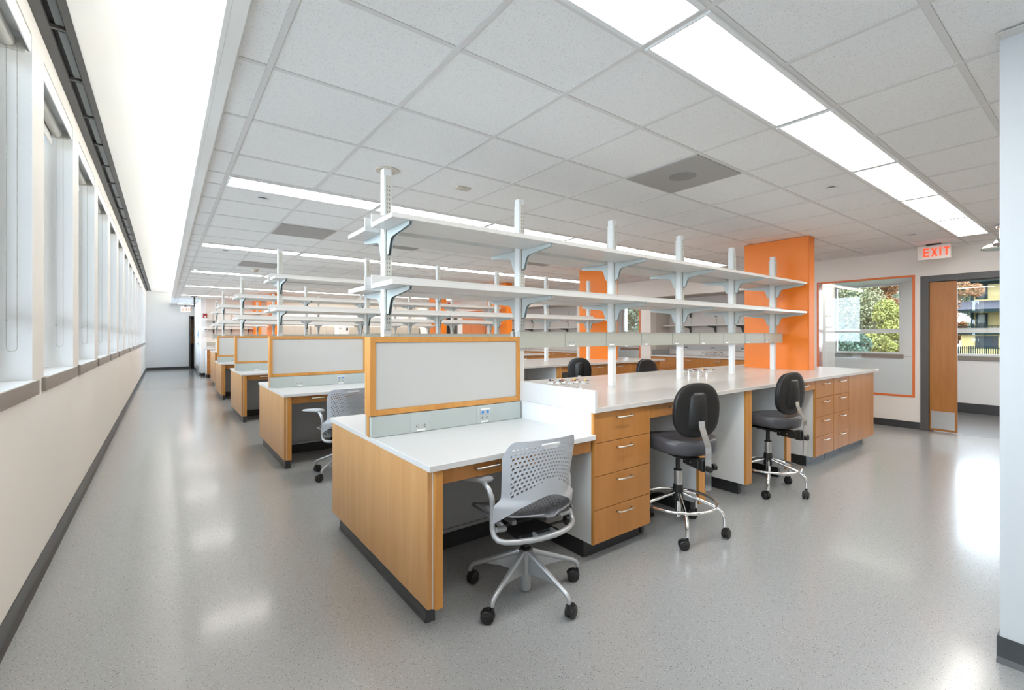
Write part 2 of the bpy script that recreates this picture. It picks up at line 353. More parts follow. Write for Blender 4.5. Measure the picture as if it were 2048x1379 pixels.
# ---- light fixtures: (strip, first grid column, count)
lights = 0
FX = None
def fixture(x, y, label, group):
    global FX
    if FX is None:
        t = thing('ceiling_light', (x, y, ZC), label, 'ceiling light', group)
        fr = MB(); L_, W_ = 2*SX/2-.014, .145
        zt = ZC-.007
        fr.box(x-L_, x+L_, y-W_, y-W_+.022, zt, ZC+.003, .002).box(x-L_, x+L_, y+W_-.022, y+W_, zt, ZC+.003, .002).box(x-L_, x-L_+.012, y-W_+.022, y+W_-.022, zt, ZC+.003, .002).box(x+L_-.012, x+L_, y-W_+.022, y+W_-.022, zt, ZC+.003, .002)
        fr.build('light_frame', M['jamb'], t)
        MB().box(x-L_+.012, x+L_-.012, y-W_+.022, y+W_-.022, ZC-.004, ZC+.003).build('diffuser', M['lamp'], t)
        FX = t; return t
    return dup(FX, (x, y, ZC), 0, label, group)
for k in range(0, 7):
    yc = strips[k]
    n = 6
    row = ['in the row behind the viewpoint', 'in the wide near row of panels', 'in the row over the nearest island', 'in the row beyond the nearest island', 'in the row past the second island', 'in the row past the third island', 'in the farthest row of panels'][k]
    for i in range(n):
        x = X0+SX*(2*i+1)
        if k == 1 and i == 0: pass
        fixture(x, yc, f'lit ceiling panel light, {ORD[i]} from the window side, {row}', 'recessed ceiling panel lights')
tag(fixture(.376+SX, 21.3, None, None), 'lit ceiling panel light at the far end above the exit door', 'ceiling light', 'recessed ceiling panel lights')

# ---- far and back walls, pier
struct('wall_far', MB().box(XL-.3, .82, YF, YF+.2, 0, ZB+.1).box(.82, 1.2, YF, YF+.2, 2.06, ZC+.1), M['wallblue'], 'white wall at the far end of the window aisle')
struct('baseboard_far', MB().box(XL+.01, .78, YF-.012, YF, 0, .10), M['base'], 'charcoal baseboard on the far wall')
dr = MB().box(.78, .84, YF-.02, YF+.05, 0, 2.10, .004).box(.84, .95, YF-.02, YF+.05, 2.05, 2.10, .004)
do = dr.build('door_1', M['frame']); tag(do, 'grey door frame at the far end of the window aisle', 'door', None, 'structure')
st = MB().box(.84, 1.3, YF+1.2, YF+1.25, 0, 2.1, 0, 0)
for z in (.02, .5, .9): st.box(.84, 1.3, YF+.5, YF+.9, z, z+.02, 0, 1)
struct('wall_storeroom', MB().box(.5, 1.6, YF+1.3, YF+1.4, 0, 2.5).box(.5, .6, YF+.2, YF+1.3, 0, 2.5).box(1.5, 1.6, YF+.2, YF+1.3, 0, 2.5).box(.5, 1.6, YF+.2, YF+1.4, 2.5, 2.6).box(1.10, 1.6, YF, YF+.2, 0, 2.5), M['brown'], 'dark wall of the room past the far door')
t = thing('storage_shelf', (1.05, YF+.8, 0), 'wooden shelf unit glimpsed through the far doorway', 'shelf')
MB().box(.84, 1.35, YF+.6, YF+1.1, 1.0, 2.0).build('shelf_back', M['woodf'], t); s_ = MB()
for z in (1.25, 1.55, 1.8): s_.box(.84, 1.35, YF+.55, YF+.6, z, z+.025)
s_.build('shelf', M['top'], t); MB().box(.84, 1.35, YF+.55, YF+1.1, 0, .98).build('cabinet', M['black'], t)
struct('wall_pier', MB().box(.95, 1.10, YK, YF+.3, 0, ZC), M['wallblue'], 'white pier wall beside the far exit')
struct('wall_back', MB().box(1.10, XR, YK, YK+.2, 0, ZC), M['wall'], 'cream wall behind the farthest island')
struct('baseboard_back', MB().box(.938, .949, YK, YF-.05, 0, .10).box(.938, 1.06, YK-.012, YK-.0005, 0, .10), M['base'], 'charcoal baseboard around the white pier')
# white double door in the pier, seen edge-on
d = thing('cold_room_door', (.94, 19.3, 0), 'white door with chrome latch hardware on the side of the pier', 'door')
MB().box(.925, .9485, 18.6, 20.1, .02, 2.08, .004).build('door_panel', M['doorwhite'], d)
MB().box(.905, .9245, 18.75, 18.8, .95, 1.15, .004).cyl((.89, 18.72, 1.05), (.89, 18.95, 1.05), .012).build('door_handle', M['chrome'], d)
MB().box(.90, .9245, 18.7, 19.1, 1.9, 1.98, .005).box(.90, .9245, 18.9, 19.0, 1.7, 1.82, .005).build('door_closer', M['steel'], d)
MB().box(.918, .9245, 18.7, 20.0, .05, .28).build('kick_plate', M['steel'], d)
MB().box(.918, .9245, 18.85, 18.95, 1.2, 1.5).box(.918, .9245, 19.2, 19.3, 1.3, 1.42).build('notice', M['blue'], d)
# exit sign (letters built)
def letters(txt, h, th, plane, org, mb, stroke=.17, w=.54, gap=.17):
    # plane: function (u, v, depth) -> world
    def bar(u0, v0, u1, v1, s):
        dx, dy = u1-u0, v1-v0; l = math.hypot(dx, dy); nx, ny = -dy/l*s/2, dx/l*s/2
        q = [(u0+nx, v0+ny), (u1+nx, v1+ny), (u1-nx, v1-ny), (u0-nx, v0-ny)]
        vs = [plane(a, b, 0) for a, b in q]+[plane(a, b, th) for a, b in q]
        mb.add(vs, [(0, 1, 2, 3), (7, 6, 5, 4), (0, 4, 5, 1), (1, 5, 6, 2), (2, 6, 7, 3), (3, 7, 4, 0)])
    u = org[0]; v = org[1]; s = h*stroke; W = h*w
    for chh in txt:
        if chh == 'E':
            bar(u+s/2, v, u+s/2, v+h, s)
            for q in (s/2, h/2, h-s/2): bar(u+s/2, v+q, u+W, v+q, s*.92)
            u += W+h*gap
        elif chh == 'X':
            bar(u+s*.4, v, u+W-s*.4, v+h, s); bar(u+s*.4, v+h, u+W-s*.4, v, s*.98); u += W+h*gap
        elif chh == 'I': bar(u+s/2, v, u+s/2, v+h, s); u += s+h*gap
        elif chh == 'T': bar(u+W/2, v, u+W/2, v+h-s*.5, s); bar(u, v+h-s/2, u+W, v+h-s/2, s*.96); u += W+h*gap
e = thing('exit_sign', (8.0, 1.475, 2.4), 'white ceiling-mounted EXIT sign with red letters near the grey framed doorway', 'exit sign')
MB().box(7.985, 8.015, 1.31, 1.64, 2.305, 2.490, .004).build('sign_face', M['exitface'], e)
l = MB(); letters('EXIT', .112, .003, lambda u, v, q: (7.984-q, 1.64-u, 2.305+v), (.062, .036), l); l.build('letters', M['exitred'], e)
MB().box(7.97, 8.03, 1.40, 1.55, 2.490, 2.5, .003).build('canopy', M['slotblk'], e)
e = thing('exit_sign', (.66, 21.4, 2.3), 'small lit EXIT sign hanging before the far end wall', 'exit sign')
MB().box(.50, .80, 21.38, 21.41, 2.21, 2.40, .004).build('sign_face', M['exitface'], e)
l = MB(); letters('EXIT', .125, .003, lambda u, v, q: (.50+u, 21.379-q, 2.21+v), (.045, .035), l); l.build('letters', M['exitred'], e)
MB().box(.60, .70, 21.37, 21.42, 2.40, 2.44).cyl((.65, 21.395, 2.44), (.65, 21.395, 2.499), .01).build('canopy', M['slotblk'], e)
t = thing('safety_shower', (.72, 16.9, 2.5), 'black ceiling-hung projector-like bracket before the far exit', 'ceiling fitting'); t['label'] = 'short black pipe bracket hanging from the ceiling before the far exit'; t.name = 'pipe_bracket'
MB().box(.64, .80, 16.86, 16.94, 2.485, 2.5).build('plate', M['slotblk'], t); MB().cyl((.73, 16.9, 2.18), (.73, 16.9, 2.486), .022).build('pipe', M['slotblk'], t, 'auto')
# wall items on the pier
t = thing('fire_alarm', (1.06, YK-.03, 1.95), 'dark red fire alarm strobe on the cream wall', 'fire alarm')
MB().box(1.0, 1.115, YK-.05, YK-.001, 1.885, 2.03, .01).build('housing', M['redalarm'], t); MB().box(1.04, 1.09, YK-.06, YK-.0505, 1.90, 1.945, .004).build('strobe_lens', M['label'], t)
t = thing('thermostat', (1.09, YK-.01, 1.5), 'small white thermostat on the cream wall beneath the fire alarm', 'thermostat')
MB().box(1.03, 1.15, YK-.03, YK-.001, 1.46, 1.56, .006).build('housing', M['label'], t); MB().box(1.05, 1.11, YK-.034, YK-.0305, 1.51, 1.53).build('display', M['dark'], t)

# ================================================================== islands
YC = 2.56
def pull(x, y, z, L=.128):          # bar pull on a face looking toward -Y
    m = MB(); r = .0048; d = .030
    p = [(x-L/2, y, z), (x-L/2, y-d*.6, z)]+[(x-L/2+.012*(1-math.cos(a)), y-d*.6-.012*math.sin(a), z) for a in (PI/4, PI/2)]
    q = [(2*x-a, b, c) for a, b, c in p[::-1]]
    return m.tube(p+q, r, 8)
def outlet_plate(x0, x1, y, z0, z1, parent, data=False, sgn=-1):
    """cover plate with a duplex outlet; y = face, sgn = direction it looks"""
    f = y+sgn*.003
    p = MB().box(x0, x1, min(y, f), max(y, f), z0, z1, .001).build('outlet_plate', M['plate' if data is not None else 'rail'], parent)
    xc = (x0+x1)/2; h = z1-z0; zc_ = z0+h*.30; s = MB(); dk = MB(); rr = .0165
    for dx in (-.021, .021):
        cx = xc+dx
        n = 16; pts = [(cx+rr*math.cos(2*PI*i/n), zc_+min(rr*.9, max(-rr*.9, rr*math.sin(2*PI*i/n)))) for i in range(n)]
        s.prism(pts, 1, min(f, f+sgn*.002), max(f, f+sgn*.002))
        g = f+sgn*.002; a, b = min(g, g+sgn*.0004), max(g, g+sgn*.0004)
        dk.box(cx-.003, cx+.006, a, b, zc_+.004, zc_+.0078).box(cx-.002, cx+.006, a, b, zc_-.0078, zc_-.004).box(cx-.0125, cx-.008, a, b, zc_-.0025, zc_+.0025)
    s.build('outlet', M['sock'], p); dk.build('slots', M['dark'], p)
    a, b = min(f, f+sgn*.0006), max(f, f+sgn*.0006)
    MB().box(xc-.028, xc+.028, a, b, z0+.004, z0+.015).build('label_strip', M['label'], p)
    d2 = MB()
    for dx in (-.053, .053): d2.box(xc+dx-.0012, xc+dx+.0012, a, b, z0+h*.42, z0+h*.42+.0025)
    d2.build('screws', M['dark'], p)
    if data:
        m = MB().box(xc-.036, xc+.036, min(f, f+sgn*.006), max(f, f+sgn*.006), z0+h*.50, z0+h*.86, .0015); mo = m.build('data_module', M['sock'], p)
        g = f+sgn*.006; a, b = min(g, g+sgn*.001), max(g, g+sgn*.001)
        j = MB()
        for dx in (-.019, .019): j.box(xc+dx-.009, xc+dx+.009, a, b, z0+h*.56, z0+h*.70)
        j.build('data_jacks', M['blue'], p); MB().box(xc-.036, xc+.036, a, b, z0+h*.76, z0+h*.85).build('label_strip', M['label'], p)
items = []          # (root, label template) of the nearest island
def reg(root, tmpl): items.append((root, tmpl)); return root

def drawer_cab(x0, x1, lab, leftside=True, y0=1.83, y1=3.29, z0=.1, z1=.865, nd=4, kick=True, wname='drawer_cabinet'):
    t = thing(wname, ((x0+x1)/2, y0+.02, 0), None, 'cabinet', 'drawer cabinets'); reg(t, lab)
    MB().box(x0+.0015, x1-.0015, y0+.021, y1, z0, z1-.001).build('carcass', M['wside'], t)
    MB().box(x0, x0+.004, y0+.004, y0+.021, z0+.001, z1-.002).build('edge_strip', M['woodf'], t)
    zs = [z0+.003, .298, .493, .685, z1-.001]
    for i in range(4):
        d = MB().box(x0+.004, x1-.0015, y0, y0+.020, zs[i]+.002, zs[i+1]-.002, .001).build('drawer_front', M['wood'], t)
        pull((x0+x1)/2, y0, zs[i+1]-.040).build('pull', M['pull'], d, True)
    if kick: MB().box(x0+.004, x1-.004, y0+.085, y1-.06, 0, z0-.001).build('kick', M['kick'], t)
    return t
# ---- desk
def build_desk():
    t = thing('lab_desk', (1.45, YC, 0), None, 'desk', 'desks at the window ends of the islands')
    reg(t, 'white-topped double-sided maple desk at the window end, {row}')
    MB().box(.918, 1.966, 1.808, 3.312, .715, .743, .002).build('desktop', M['top'], t)
    MB().box(.925, .947, 1.842, 3.278, .10, .7145, .001).build('end_panel', M['woodp'], t)
    MB().box(.9472, .9513, 1.8385, 3.2815, .10, .7145).build('trim_strip', M['wside'], t)
    for y in (1.820, 3.26): MB().box(.9515, .990, y, y+.04, .10, .7145, .001).build('leg_post', M['woodf'], t)
    k = MB(); c_ = [(0, 0), (0, .10), (-.006, .10), (-.008, .022), (-.022, .004), (-.024, 0)]
    k.box(.955, 1.0, 1.915, 3.205, 0, .0995).prism([(.955+a*.3, b) for a, b in c_], 1, 1.915, 3.205).prism([(1.915+a*.3, b) for a, b in c_], 0, .955, .998).prism([(3.205-a*.3, b) for a, b in c_], 0, .955, .998)
    k.build('kick', M['base'], t)
    MB().box(.991, 1.958, 2.50, 2.62, .125, .7145).box(.991, 1.958, 2.498, 2.622, .1, .122).build('modesty_panel', M['grey'], t)
    MB().box(1.001, 1.955, 2.506, 2.614, 0, .0995).build('kick', M['kick'], t)
    for y, s in ((1.84, 1), (3.28, -1)):
        for x0, x1 in ((.996, 1.476), (1.480, 1.958)):
            y2 = y+s*.018; d = MB().box(x0, x1, min(y, y2), max(y, y2), .643, .7145, .001)
            yb = y+s*.38; d.box(x0+.01, x1-.01, min(y2, yb), max(y2, yb), .655, .71)
            d = d.build('drawer_front', M['wood'], t)
            if s > 0: pull((x0+x1)/2-(.06 if x0 < 1.2 else -.06)*0, y, .688).build('pull', M['pull'], d, True)
    return t
build_desk()
# ---- divider with tackable panels and raceways
def build_divider():
    t = thing('desk_divider', (1.44, YC, .7435), None, 'divider', 'fabric dividers standing on the desks')
    reg(t, 'maple-framed grey fabric divider with outlet raceway on the desk, {row}')
    y0 = 2.5475
    MB().box(.910, 1.957, y0-.018, y0+.018, .7435, 1.303, .001).build('spine', M['woodf'], t)
    for s in (-1, 1):
        ya, yb = y0+s*.0185, y0+s*.042; a, b = min(ya, yb), max(ya, yb)
        f = MB().box(.908, .940, a, b, .862, 1.304, .0015).box(1.932, 1.964, a, b, .862, 1.304, .0015).box(.940, 1.932, a, b, 1.272, 1.304, .0015).box(.940, 1.932, a, b, .862, .894, .0015)
        f.build('panel_frame', M['woodf'], t)
        yc = y0+s*.034; MB().box(.9405, 1.9315, min(ya, yc), max(ya, yc), .8945, 1.2715).build('fabric_panel', M['fabric'], t)
        yr = y0+s*.050; r = MB().box(.913, 1.962, min(ya, yr), max(ya, yr), .7445, .859, .001).build('raceway', M['race'], t)
        outlet_plate(1.148, 1.274, yr, .7455, .858, r, False, s)
        outlet_plate(1.600, 1.724, yr, .7455, .858, r, True, s)
build_divider()
# ---- bench cabinets, gables, aprons
drawer_cab(1.972, 2.497, 'maple four-drawer cabinet beside the desk, {row}')
drawer_cab(5.150, 5.628, 'maple four-drawer cabinet, left of the pair toward the orange column, {row}')
drawer_cab(5.632, 6.078, 'maple four-drawer cabinet, right of the pair toward the orange column, {row}')
t = thing('end_cabinet', (6.5, 1.85, 0), None, 'cabinet', 'plain maple end cabinets'); reg(t, 'plain maple end cabinet without drawers at the column end, {row}')
MB().box(6.082, 6.92, 1.851, 3.29, .1, .8645).build('carcass', M['wood'], t); MB().box(6.082, 6.80, 1.83, 1.8505, .1, .8645, .001).box(6.803, 6.921, 1.83, 1.8505, .1, .8645, .001).build('front_panel', M['wood'], t)  # darker veneer carries the shading at this end in its colour
MB().box(6.085, 6.82, 1.915, 3.2, 0, .099).build('kick', M['kick'], t)
for i, x in enumerate((3.065, 3.762, 4.500)):
    t = thing('support_gable', (x+.044, 1.85, 0), None, 'support panel', 'white support gables under the bench'); reg(t, ['white maple-edged gable under the worktop, nearest the desk', 'white maple-edged gable under the worktop, middle of three', 'white maple-edged gable under the worktop, nearest the orange column'][i]+', {row}')
    MB().box(x, x+.088, 1.851, 3.269, .1, .8645).build('gable_core', M['wside'], t)
    for y in (1.83, 3.27): MB().box(x-.001, x+.089, y, y+.0205, .1, .8645, .001).build('front_edge', M['woodf'], t)
    MB().box(x+.03, x+.08, 1.915, 3.2, 0, .099).build('kick', M['kick'], t)
for i, (x0, x1) in enumerate(((2.500, 3.062), (4.592, 5.148))):
    t = thing('apron_drawer', ((x0+x1)/2, 1.85, .78), None, 'drawer', 'shallow drawers under the bench'); reg(t, ['shallow maple apron drawer nearest the desk, {row}', 'shallow maple apron drawer nearest the orange column, {row}'][i])
    d = MB().box(x0, x1, 1.832, 1.85, .778, .8645, .001).box(x0+.01, x1-.01, 1.85, 2.25, .79, .86).build('drawer_front', M['wood'], t)
    pull((x0+x1)/2, 1.832, .832).build('pull', M['pull'], d, True)
for i, (x0, x1) in enumerate(((2.498, 3.064), (3.156, 3.759), (3.853, 4.497), (4.590, 5.149))):
    t = thing('service_panel', ((x0+x1)/2, 2.56, 0), None, 'panel', 'grey back panels of the knee spaces'); reg(t, 'grey back panel of the %s knee space from the desk, {row}' % ORD[i])
    MB().box(x0+.001, x1-.001, 2.50, 2.62, .1, .8645).build('panel', M['lgrey'], t); MB().box(x0+.002, x1-.002, 2.506, 2.614, 0, .0995).build('kick', M['kick'], t)
bt = MB().box(1.9835, 7.06, 1.812, 3.308, .8655, .895, .002).build('worktop', M['topw']); tag(bt, None, 'worktop', 'long white worktops'); reg(bt, 'long white laminate worktop over the cabinets, {row}')
for a, b, q in ((1.812, 2.527, 'front'), (2.583, 3.308, 'rear')):
    es = MB().box(1.962, 1.983 if q else 0, a, b, .8655, .995, .002).build('splash_board', M['top']); tag(es, None, 'splash board', 'white end splash boards'); reg(es, 'white upright splash board closing the %s half of the worktop end, {row}' % q)
# ---- uprights
def slotted(mb, x, y, s, z0, z1):
    a = y; b = y+s*.012
    mb.box(x-.0185, x-.0165, min(a, b), max(a, b), z0, z1, 0, 0).box(x+.0165, x+.0185, min(a, b), max(a, b), z0, z1, 0, 0)
    mb.box(x-.0165, x+.0165, min(a, a+s*.010), max(a, a+s*.010), z0, z1, 0, 0)
    z = z1-.055; q = a+s*.010; r = q+s*.0004
    while z > z0+.03:
        for dx in (-.0085, .0055): mb.box(x+dx, x+dx+.003, min(q, r), max(q, r), z-.012, z, 0, 1)
        z -= .0243
    mb.lathe([(.0, 0), (.006, 0), (.006, .002), (.0, .003)], 0, 0, 10, 0)
    for v in mb.v[-40:]:
        v.x, v.y, v.z = x+v.x, q+s*v.z, z1-.022+v.y
def bracket_mb(x, y, s, z):
    """s: -1 toward -Y; z = shelf underside"""
    prof = [(0, 0), (.292, 0), (.300, -.006), (.296, -.019), (.085, -.043), (.062, -.050), (.048, -.064), (.027, -.124), (.017, -.136), (0, -.136)]
    m = MB()
    for dx in (-.010, .008): m.prism([(y+s*p, z+q) for p, q in prof], 0, x+dx, x+dx+.002)
    m.box(x-.008, x+.008, min(y+s*.002, y+s*.296), max(y+s*.002, y+s*.296), z-.0025, z-.0005, 0, 0)
    m.box(x-.008, x+.008, min(y, y+s*.003), max(y, y+s*.003), z-.14, z-.003, 0, 1)
    return m
UP = None
def upright(i, x, zb, tmpl):
    global UP
    if UP is None:
        t = thing('shelf_upright', (x, 2.555, 0), None, 'shelf upright', 'white shelf uprights'); ya, yb = 2.530, 2.580
        t['zb'] = 0
        MB().box(x-.0235, x+.0235, ya, yb, 1.3045, 2.265, .002).build('tube', M['post'], t)
        for s, y in ((-1, ya), (1, yb)):
            m = MB(); slotted(m, x, y+s*.0002, s, 1.345, 2.222); m.build('slotted_channel', [M['chan'], M['dark']], t)
            for z in (1.9065, 1.569): bracket_mb(x, y+s*.0125, s, z).build('bracket', [M['brk'], M['brks']], t)
        del t['zb']; UP = t; reg(t, tmpl); return t
    c = copy_tree(UP); c.location = (x, 2.555, 0); reg(c, tmpl)
    for ch in c.children:
        if ch.name.startswith('tube'):
            ch.data = upright.low
    return c
upright(0, 1.02, 1.3045, 'white shelf upright rising from the fabric divider, {row}')
m = MB().box(-.0235, .0235, -.025, .025, .8955, 2.265, .002)
me = bpy.data.meshes.new('tube'); me.from_pydata([tuple(p) for p in m.v], [], m.f); me.materials.append(M['post']); upright.low = me
for i in range(1, 6): upright(i, 1.02+.976*i, .895, '%s white shelf upright from the window end, {row}' % ORD[i])
# ---- shelves
def shelf(x0, x1, s, z, lab):
    t = thing('shelf_board', ((x0+x1)/2, 2.5475+s*.19, z), None, 'shelf', 'white shelf boards'); reg(t, lab)
    y0 = 2.5475 if s < 0 else 2.5525
    ya, yb = y0+s*.0445, y0+s*.343
    MB().box(x0, x1, min(ya, yb), max(ya, yb), z, z+.026, .0015).build('board', M['shelf'], t)
    yl = ya+s*.014; MB().box(x0, x1, min(ya, yl), max(ya, yl), z+.0265, z+.077, .001).build('back_lip', M['shelf'], t)
for z, lv in ((1.9073, 'upper'), (1.5698, 'lower')):
    for s, sd in ((-1, 'front'), (1, 'rear')):
        for (a, b, wh) in ((.912, 2.960, 'window-end'), (2.9625, 4.908, 'middle'), (4.9105, 5.965, 'column-end')):
            shelf(a, b, s, z, f'{lv} {sd} white shelf board, {wh} length, ' + '{row}')
# ---- power rails
def power_rail(s):
    t = thing('power_rail', (4.0, 2.555+s*.035, 1.28), None, 'power rail', 'grey power rails over the benches'); reg(t, 'grey-green power rail with outlets, %s side of the uprights, {row}' % ('front' if s < 0 else 'rear'))
    ya, yb = 2.555+s*.0255, 2.555+s*.052; yf = yb
    MB().box(1.963, 6.045, min(ya, yb), max(ya, yb), 1.226, 1.338, .001).build('raceway', M['rail'], t)
    MB().box(1.958, 1.9625, min(ya, yb+s*.002), max(ya, yb+s*.002), 1.225, 1.339).build('end_cap', M['race'], t)
    for i in range(8):
        x = 2.386+.4535*i
        g = MB().box(x-.001, x+.001, min(yf, yf+s*.0003), max(yf, yf+s*.0003), 1.2262, 1.3378).build('cover_joint', M['brks'], t)
        if i < 8: outlet_plate(x+.004, x+.128, yf+s*.0001, 1.2275, 1.3365, t, None, s)
power_rail(-1); power_rail(1)
# ---- column
t = thing('orange_column', (6.23, 2.635, .895), None, 'column', 'orange laminate columns'); reg(t, 'tall orange laminate column enclosure at the right end, {row}')
MB().box(6.150, 6.152, 2.262, 3.01, .8955, ZC-.001).box(6.152, 6.308, 2.252, 3.02, .8955, ZC-.001).build('cladding', M['orange'], t)
MB().box(6.1505, 6.155, 2.2575, 2.2595, .8955, ZC-.002).build('reveal', M['rust'], t)
# ---- gas and water turrets
def turret(x, y, z0, rz, cols, lab, grp='chrome bench valves'):
    t = thing('bench_valve', (0, 0, 0), None, 'lab valve', grp)
    MB().lathe([(.020, 0), (.020, .003), (.0125, .006), (.0125, .042), (.015, .045), (.015, .056), (.010, .060)], 0, 0, 16).tube([(-.055, 0, .048), (.055, 0, .048)], .0085, 10).build('body', M['chrome'], t, 'auto')
    for s, c in zip((-1, 1), cols):
        h = MB().lathe([(.010, .046), (.0115, .056), (.008, .059), (.009, .066), (.006, .068)], s*.045, 0, 12).tube([(s*.055, 0, .046), (s*.064, -.006, .042), (s*.078, -.016, .038)], [.006, .005, .0035], 8)
        h.build('valve', M['chrome'], t, 'auto')
        MB().box(s*.045-.034, s*.045+.002, -.006, .006, .067, .073, .002).build('lever', M['brownb'], t); MB().cyl((s*.045, 0, .068), (s*.045, 0, .077), .008, 10).build('index_button', M[c], t)
    t.location = (x, y, z0); t.rotation_euler.z = rz; t['label'] = lab; return t
def tw(lst, place):
    for (x, y, rz, cc, which) in lst: reg(turret(x, y, .8955, rz, cc, None), f'{which} chrome bench valve {place}, ' + '{row}')
tw([(2.40, 2.63, 1.9, ('navy', 'navy'), 'leftmost'), (2.50, 2.60, 1.9, ('obtn', 'obtn'), 'middle'), (2.60, 2.56, 1.9, ('yellow', 'yellow'), 'rightmost')], 'in the cluster near the end splash')
tw([(4.27, 2.66, 1.9, ('navy', 'navy'), 'leftmost'), (4.38, 2.62, 1.9, ('obtn', 'obtn'), 'middle'), (4.50, 2.60, 1.9, ('yellow', 'yellow'), 'rightmost')], 'in the cluster at mid bench')

ROWS = ['nearest island', 'second island', 'third island', 'fourth island']
P = 3.048
def has_parent_front(root): return True
for root, tm in items: root['label'] = tm.format(row=ROWS[0])
for k in (1, 2, 3):
    for root, tm in items:
        c = copy_tree(root); c.location = root.location+Vector((0, P*k, 0)); c['label'] = tm.format(row=ROWS[k])
# the fifth island has no desk and stands a little further right
DX = .11
def find(sub): return [r for r, q in items if sub in q][0]
def cp(sub, dx, lab): c = copy_tree(find(sub)); c.location = find(sub).location+Vector((dx, 4*P, 0)); c['label'] = lab; return c
far = 'farthest island'
cp('second white shelf upright', -.976+DX, f'first white shelf upright from the window end, {far}'); cp('second white shelf upright', DX, f'second white shelf upright from the window end, {far}')
cp('tall orange laminate', -3.73, f'orange laminate column enclosure on the short {far}')
for z, lv in ((1.9073, 'upper'), (1.5698, 'lower')):
    for s, sd in ((-1, 'front'), (1, 'rear')):
        items_keep = len(items); shelf(1.02, 2.34, s, z, ''); r, q = items.pop(); r.location.y += 4*P; r['label'] = f'{lv} {sd} white shelf board, {far}'
for s in (-1, 1):
    t = thing('power_rail', (1.7, 2.555+s*.035+4*P, 1.28), 'grey-green power rail, %s side, short %s' % ('front' if s < 0 else 'rear', far), 'power rail', 'grey power rails over the benches')
    ya, yb = 2.555+s*.0255+4*P, 2.555+s*.052+4*P; MB().box(1.04, 2.35, min(ya, yb), max(ya, yb), 1.226, 1.338, .001).build('raceway', M['rail'], t)
t = thing('end_cabinet', (1.9, YC+4*P, 0), f'maple end cabinet under the worktop of the short {far}', 'cabinet')
MB().box(1.04, 3.15, 1.85+4*P, 3.29+4*P, .1, .8645).build('carcass', M['woodp'], t); MB().box(1.08, 3.1, 1.92+4*P, 3.2+4*P, 0, .099).build('kick', M['kick'], t)
for i in range(4): MB().box(1.042+i*.527, 1.566+i*.527, 1.83+4*P, 1.8495+4*P, .1, .8645).build('front_panel', M['wood'], t)
tag(MB().box(1.03, 3.2, 1.812+4*P, 3.308+4*P, .8655, .895, .002).build('worktop', M['topw']), f'white worktop of the short {far}', 'worktop', 'long white worktops')
t = thing('orange_column', (2.5, 17.5, 0), 'orange column standing against the cream back wall', 'column', 'orange laminate columns'); MB().box(2.42, 2.58, 17.25, YK-.002, 0, ZC-.001).build('cladding', M['orange'], t)

# ================================================================== right side: wall, glazed openings, alcoves, hall
M['salmon'] = mat('glossy_salmon_reveal', (.72, .34, .27), .15, coat=.6)
M['alc'] = mat('shade_toned_alcove_paint', (.62, .585, .55), .6)  # cream wall tone darkened, the alcove's shade put into the colour
XW = XR+.2
mb = MB(); Z1 = 2.9
segs = [(-3, .17, 0, Z1), (.17, 1.693, 2.135, Z1), (1.693, 1.752, 0, Z1), (1.752, 2.97, 0, .44), (1.752, 2.97, 2.165, Z1), (2.97, 3.11, 0, Z1), (3.11, 6.16, 2.14, Z1),
        (6.16, 6.426, 0, Z1), (6.426, 7.64, 0, .44), (6.426, 7.64, 2.165, Z1), (7.64, 8.40, 0, Z1), (8.40, 12.30, 2.14, Z1), (12.30, 14.4, 0, Z1), (14.4, 15.2, 2.1, Z1), (15.2, YK+.2, 0, Z1)]
for a, b, c, d in segs: mb.box(XR, XW, a, b, c, d)
struct('wall_right', mb, M['wall'], 'cream inner wall with glazed openings and a doorway')
for i, (a, b) in enumerate(((1.752, 2.97), (6.426, 7.64))):
    f = MB(); e = .028
    for (p, q, r, s) in ((a, a+e, .44, 2.165), (b-e, b, .44, 2.165), (a+e, b-e, .44, .44+e), (a+e, b-e, 2.165-e, 2.165)): f.box(XR-.010, XR+.012, p, q, r, s, .002)
    o = f.build('window_%d' % (20+i), M['orange2']); tag(o, ['orange framed interior window left of the grey framed doorway', 'orange framed interior window behind the second island'][i], 'window', None, 'structure')
    g = MB(); g.box(XR+.0125, XW, a+.001, a+.012, .452, 2.153).box(XR+.0125, XW, b-.012, b-.001, .452, 2.153).box(XR+.0125, XW, a+.001, b-.001, .441, .452).box(XR+.0125, XW, a+.001, b-.001, 2.153, 2.164)
    g.build('reveal', M['salmon'], o); MB().box(XR+.13, XR+.136, a+.012, b-.012, .452, 2.153).build('pane', M['glassi'], o)
struct('baseboard_right', MB().box(XR-.008, XR, 1.697, 3.10, 0, .10).box(XR-.008, XR, 6.17, 8.39, 0, .10).box(XR-.008, XR, -3, .08, 0, .1).box(XR-.008, XR, 12.31, 14.3, 0, .1), M['base'], 'charcoal baseboard along the inner wall')
# grey door frame and its narrow leaf
f = MB()
for a, b in ((1.603, 1.693), (.17, .26)): f.box(XR-.015, XW+.01, a, b, 0, 2.135, .003)
f.box(XR-.015, XW+.01, .26, 1.603, 2.05, 2.135, .003); f.box(XR+.06, XR+.09, 1.575, 1.603, 0, 2.05).box(XR+.06, XR+.09, .26, 1.575, 2.03, 2.05)
o = f.build('door_2', M['frame']); tag(o, 'dark grey steel door frame in the inner wall', 'door', None, 'structure')
t = thing('door_leaf', (XR+.05, 1.46, 0), 'narrow maple door leaf with a steel kick plate in the grey frame', 'door')
MB().box(XR+.012, XR+.056, 1.325, 1.60, .012, 2.045, .002).build('leaf_panel', M['doorw'], t); MB().box(XR+.009, XR+.0118, 1.345, 1.585, .04, .28).build('kick_plate', M['steel'], t)
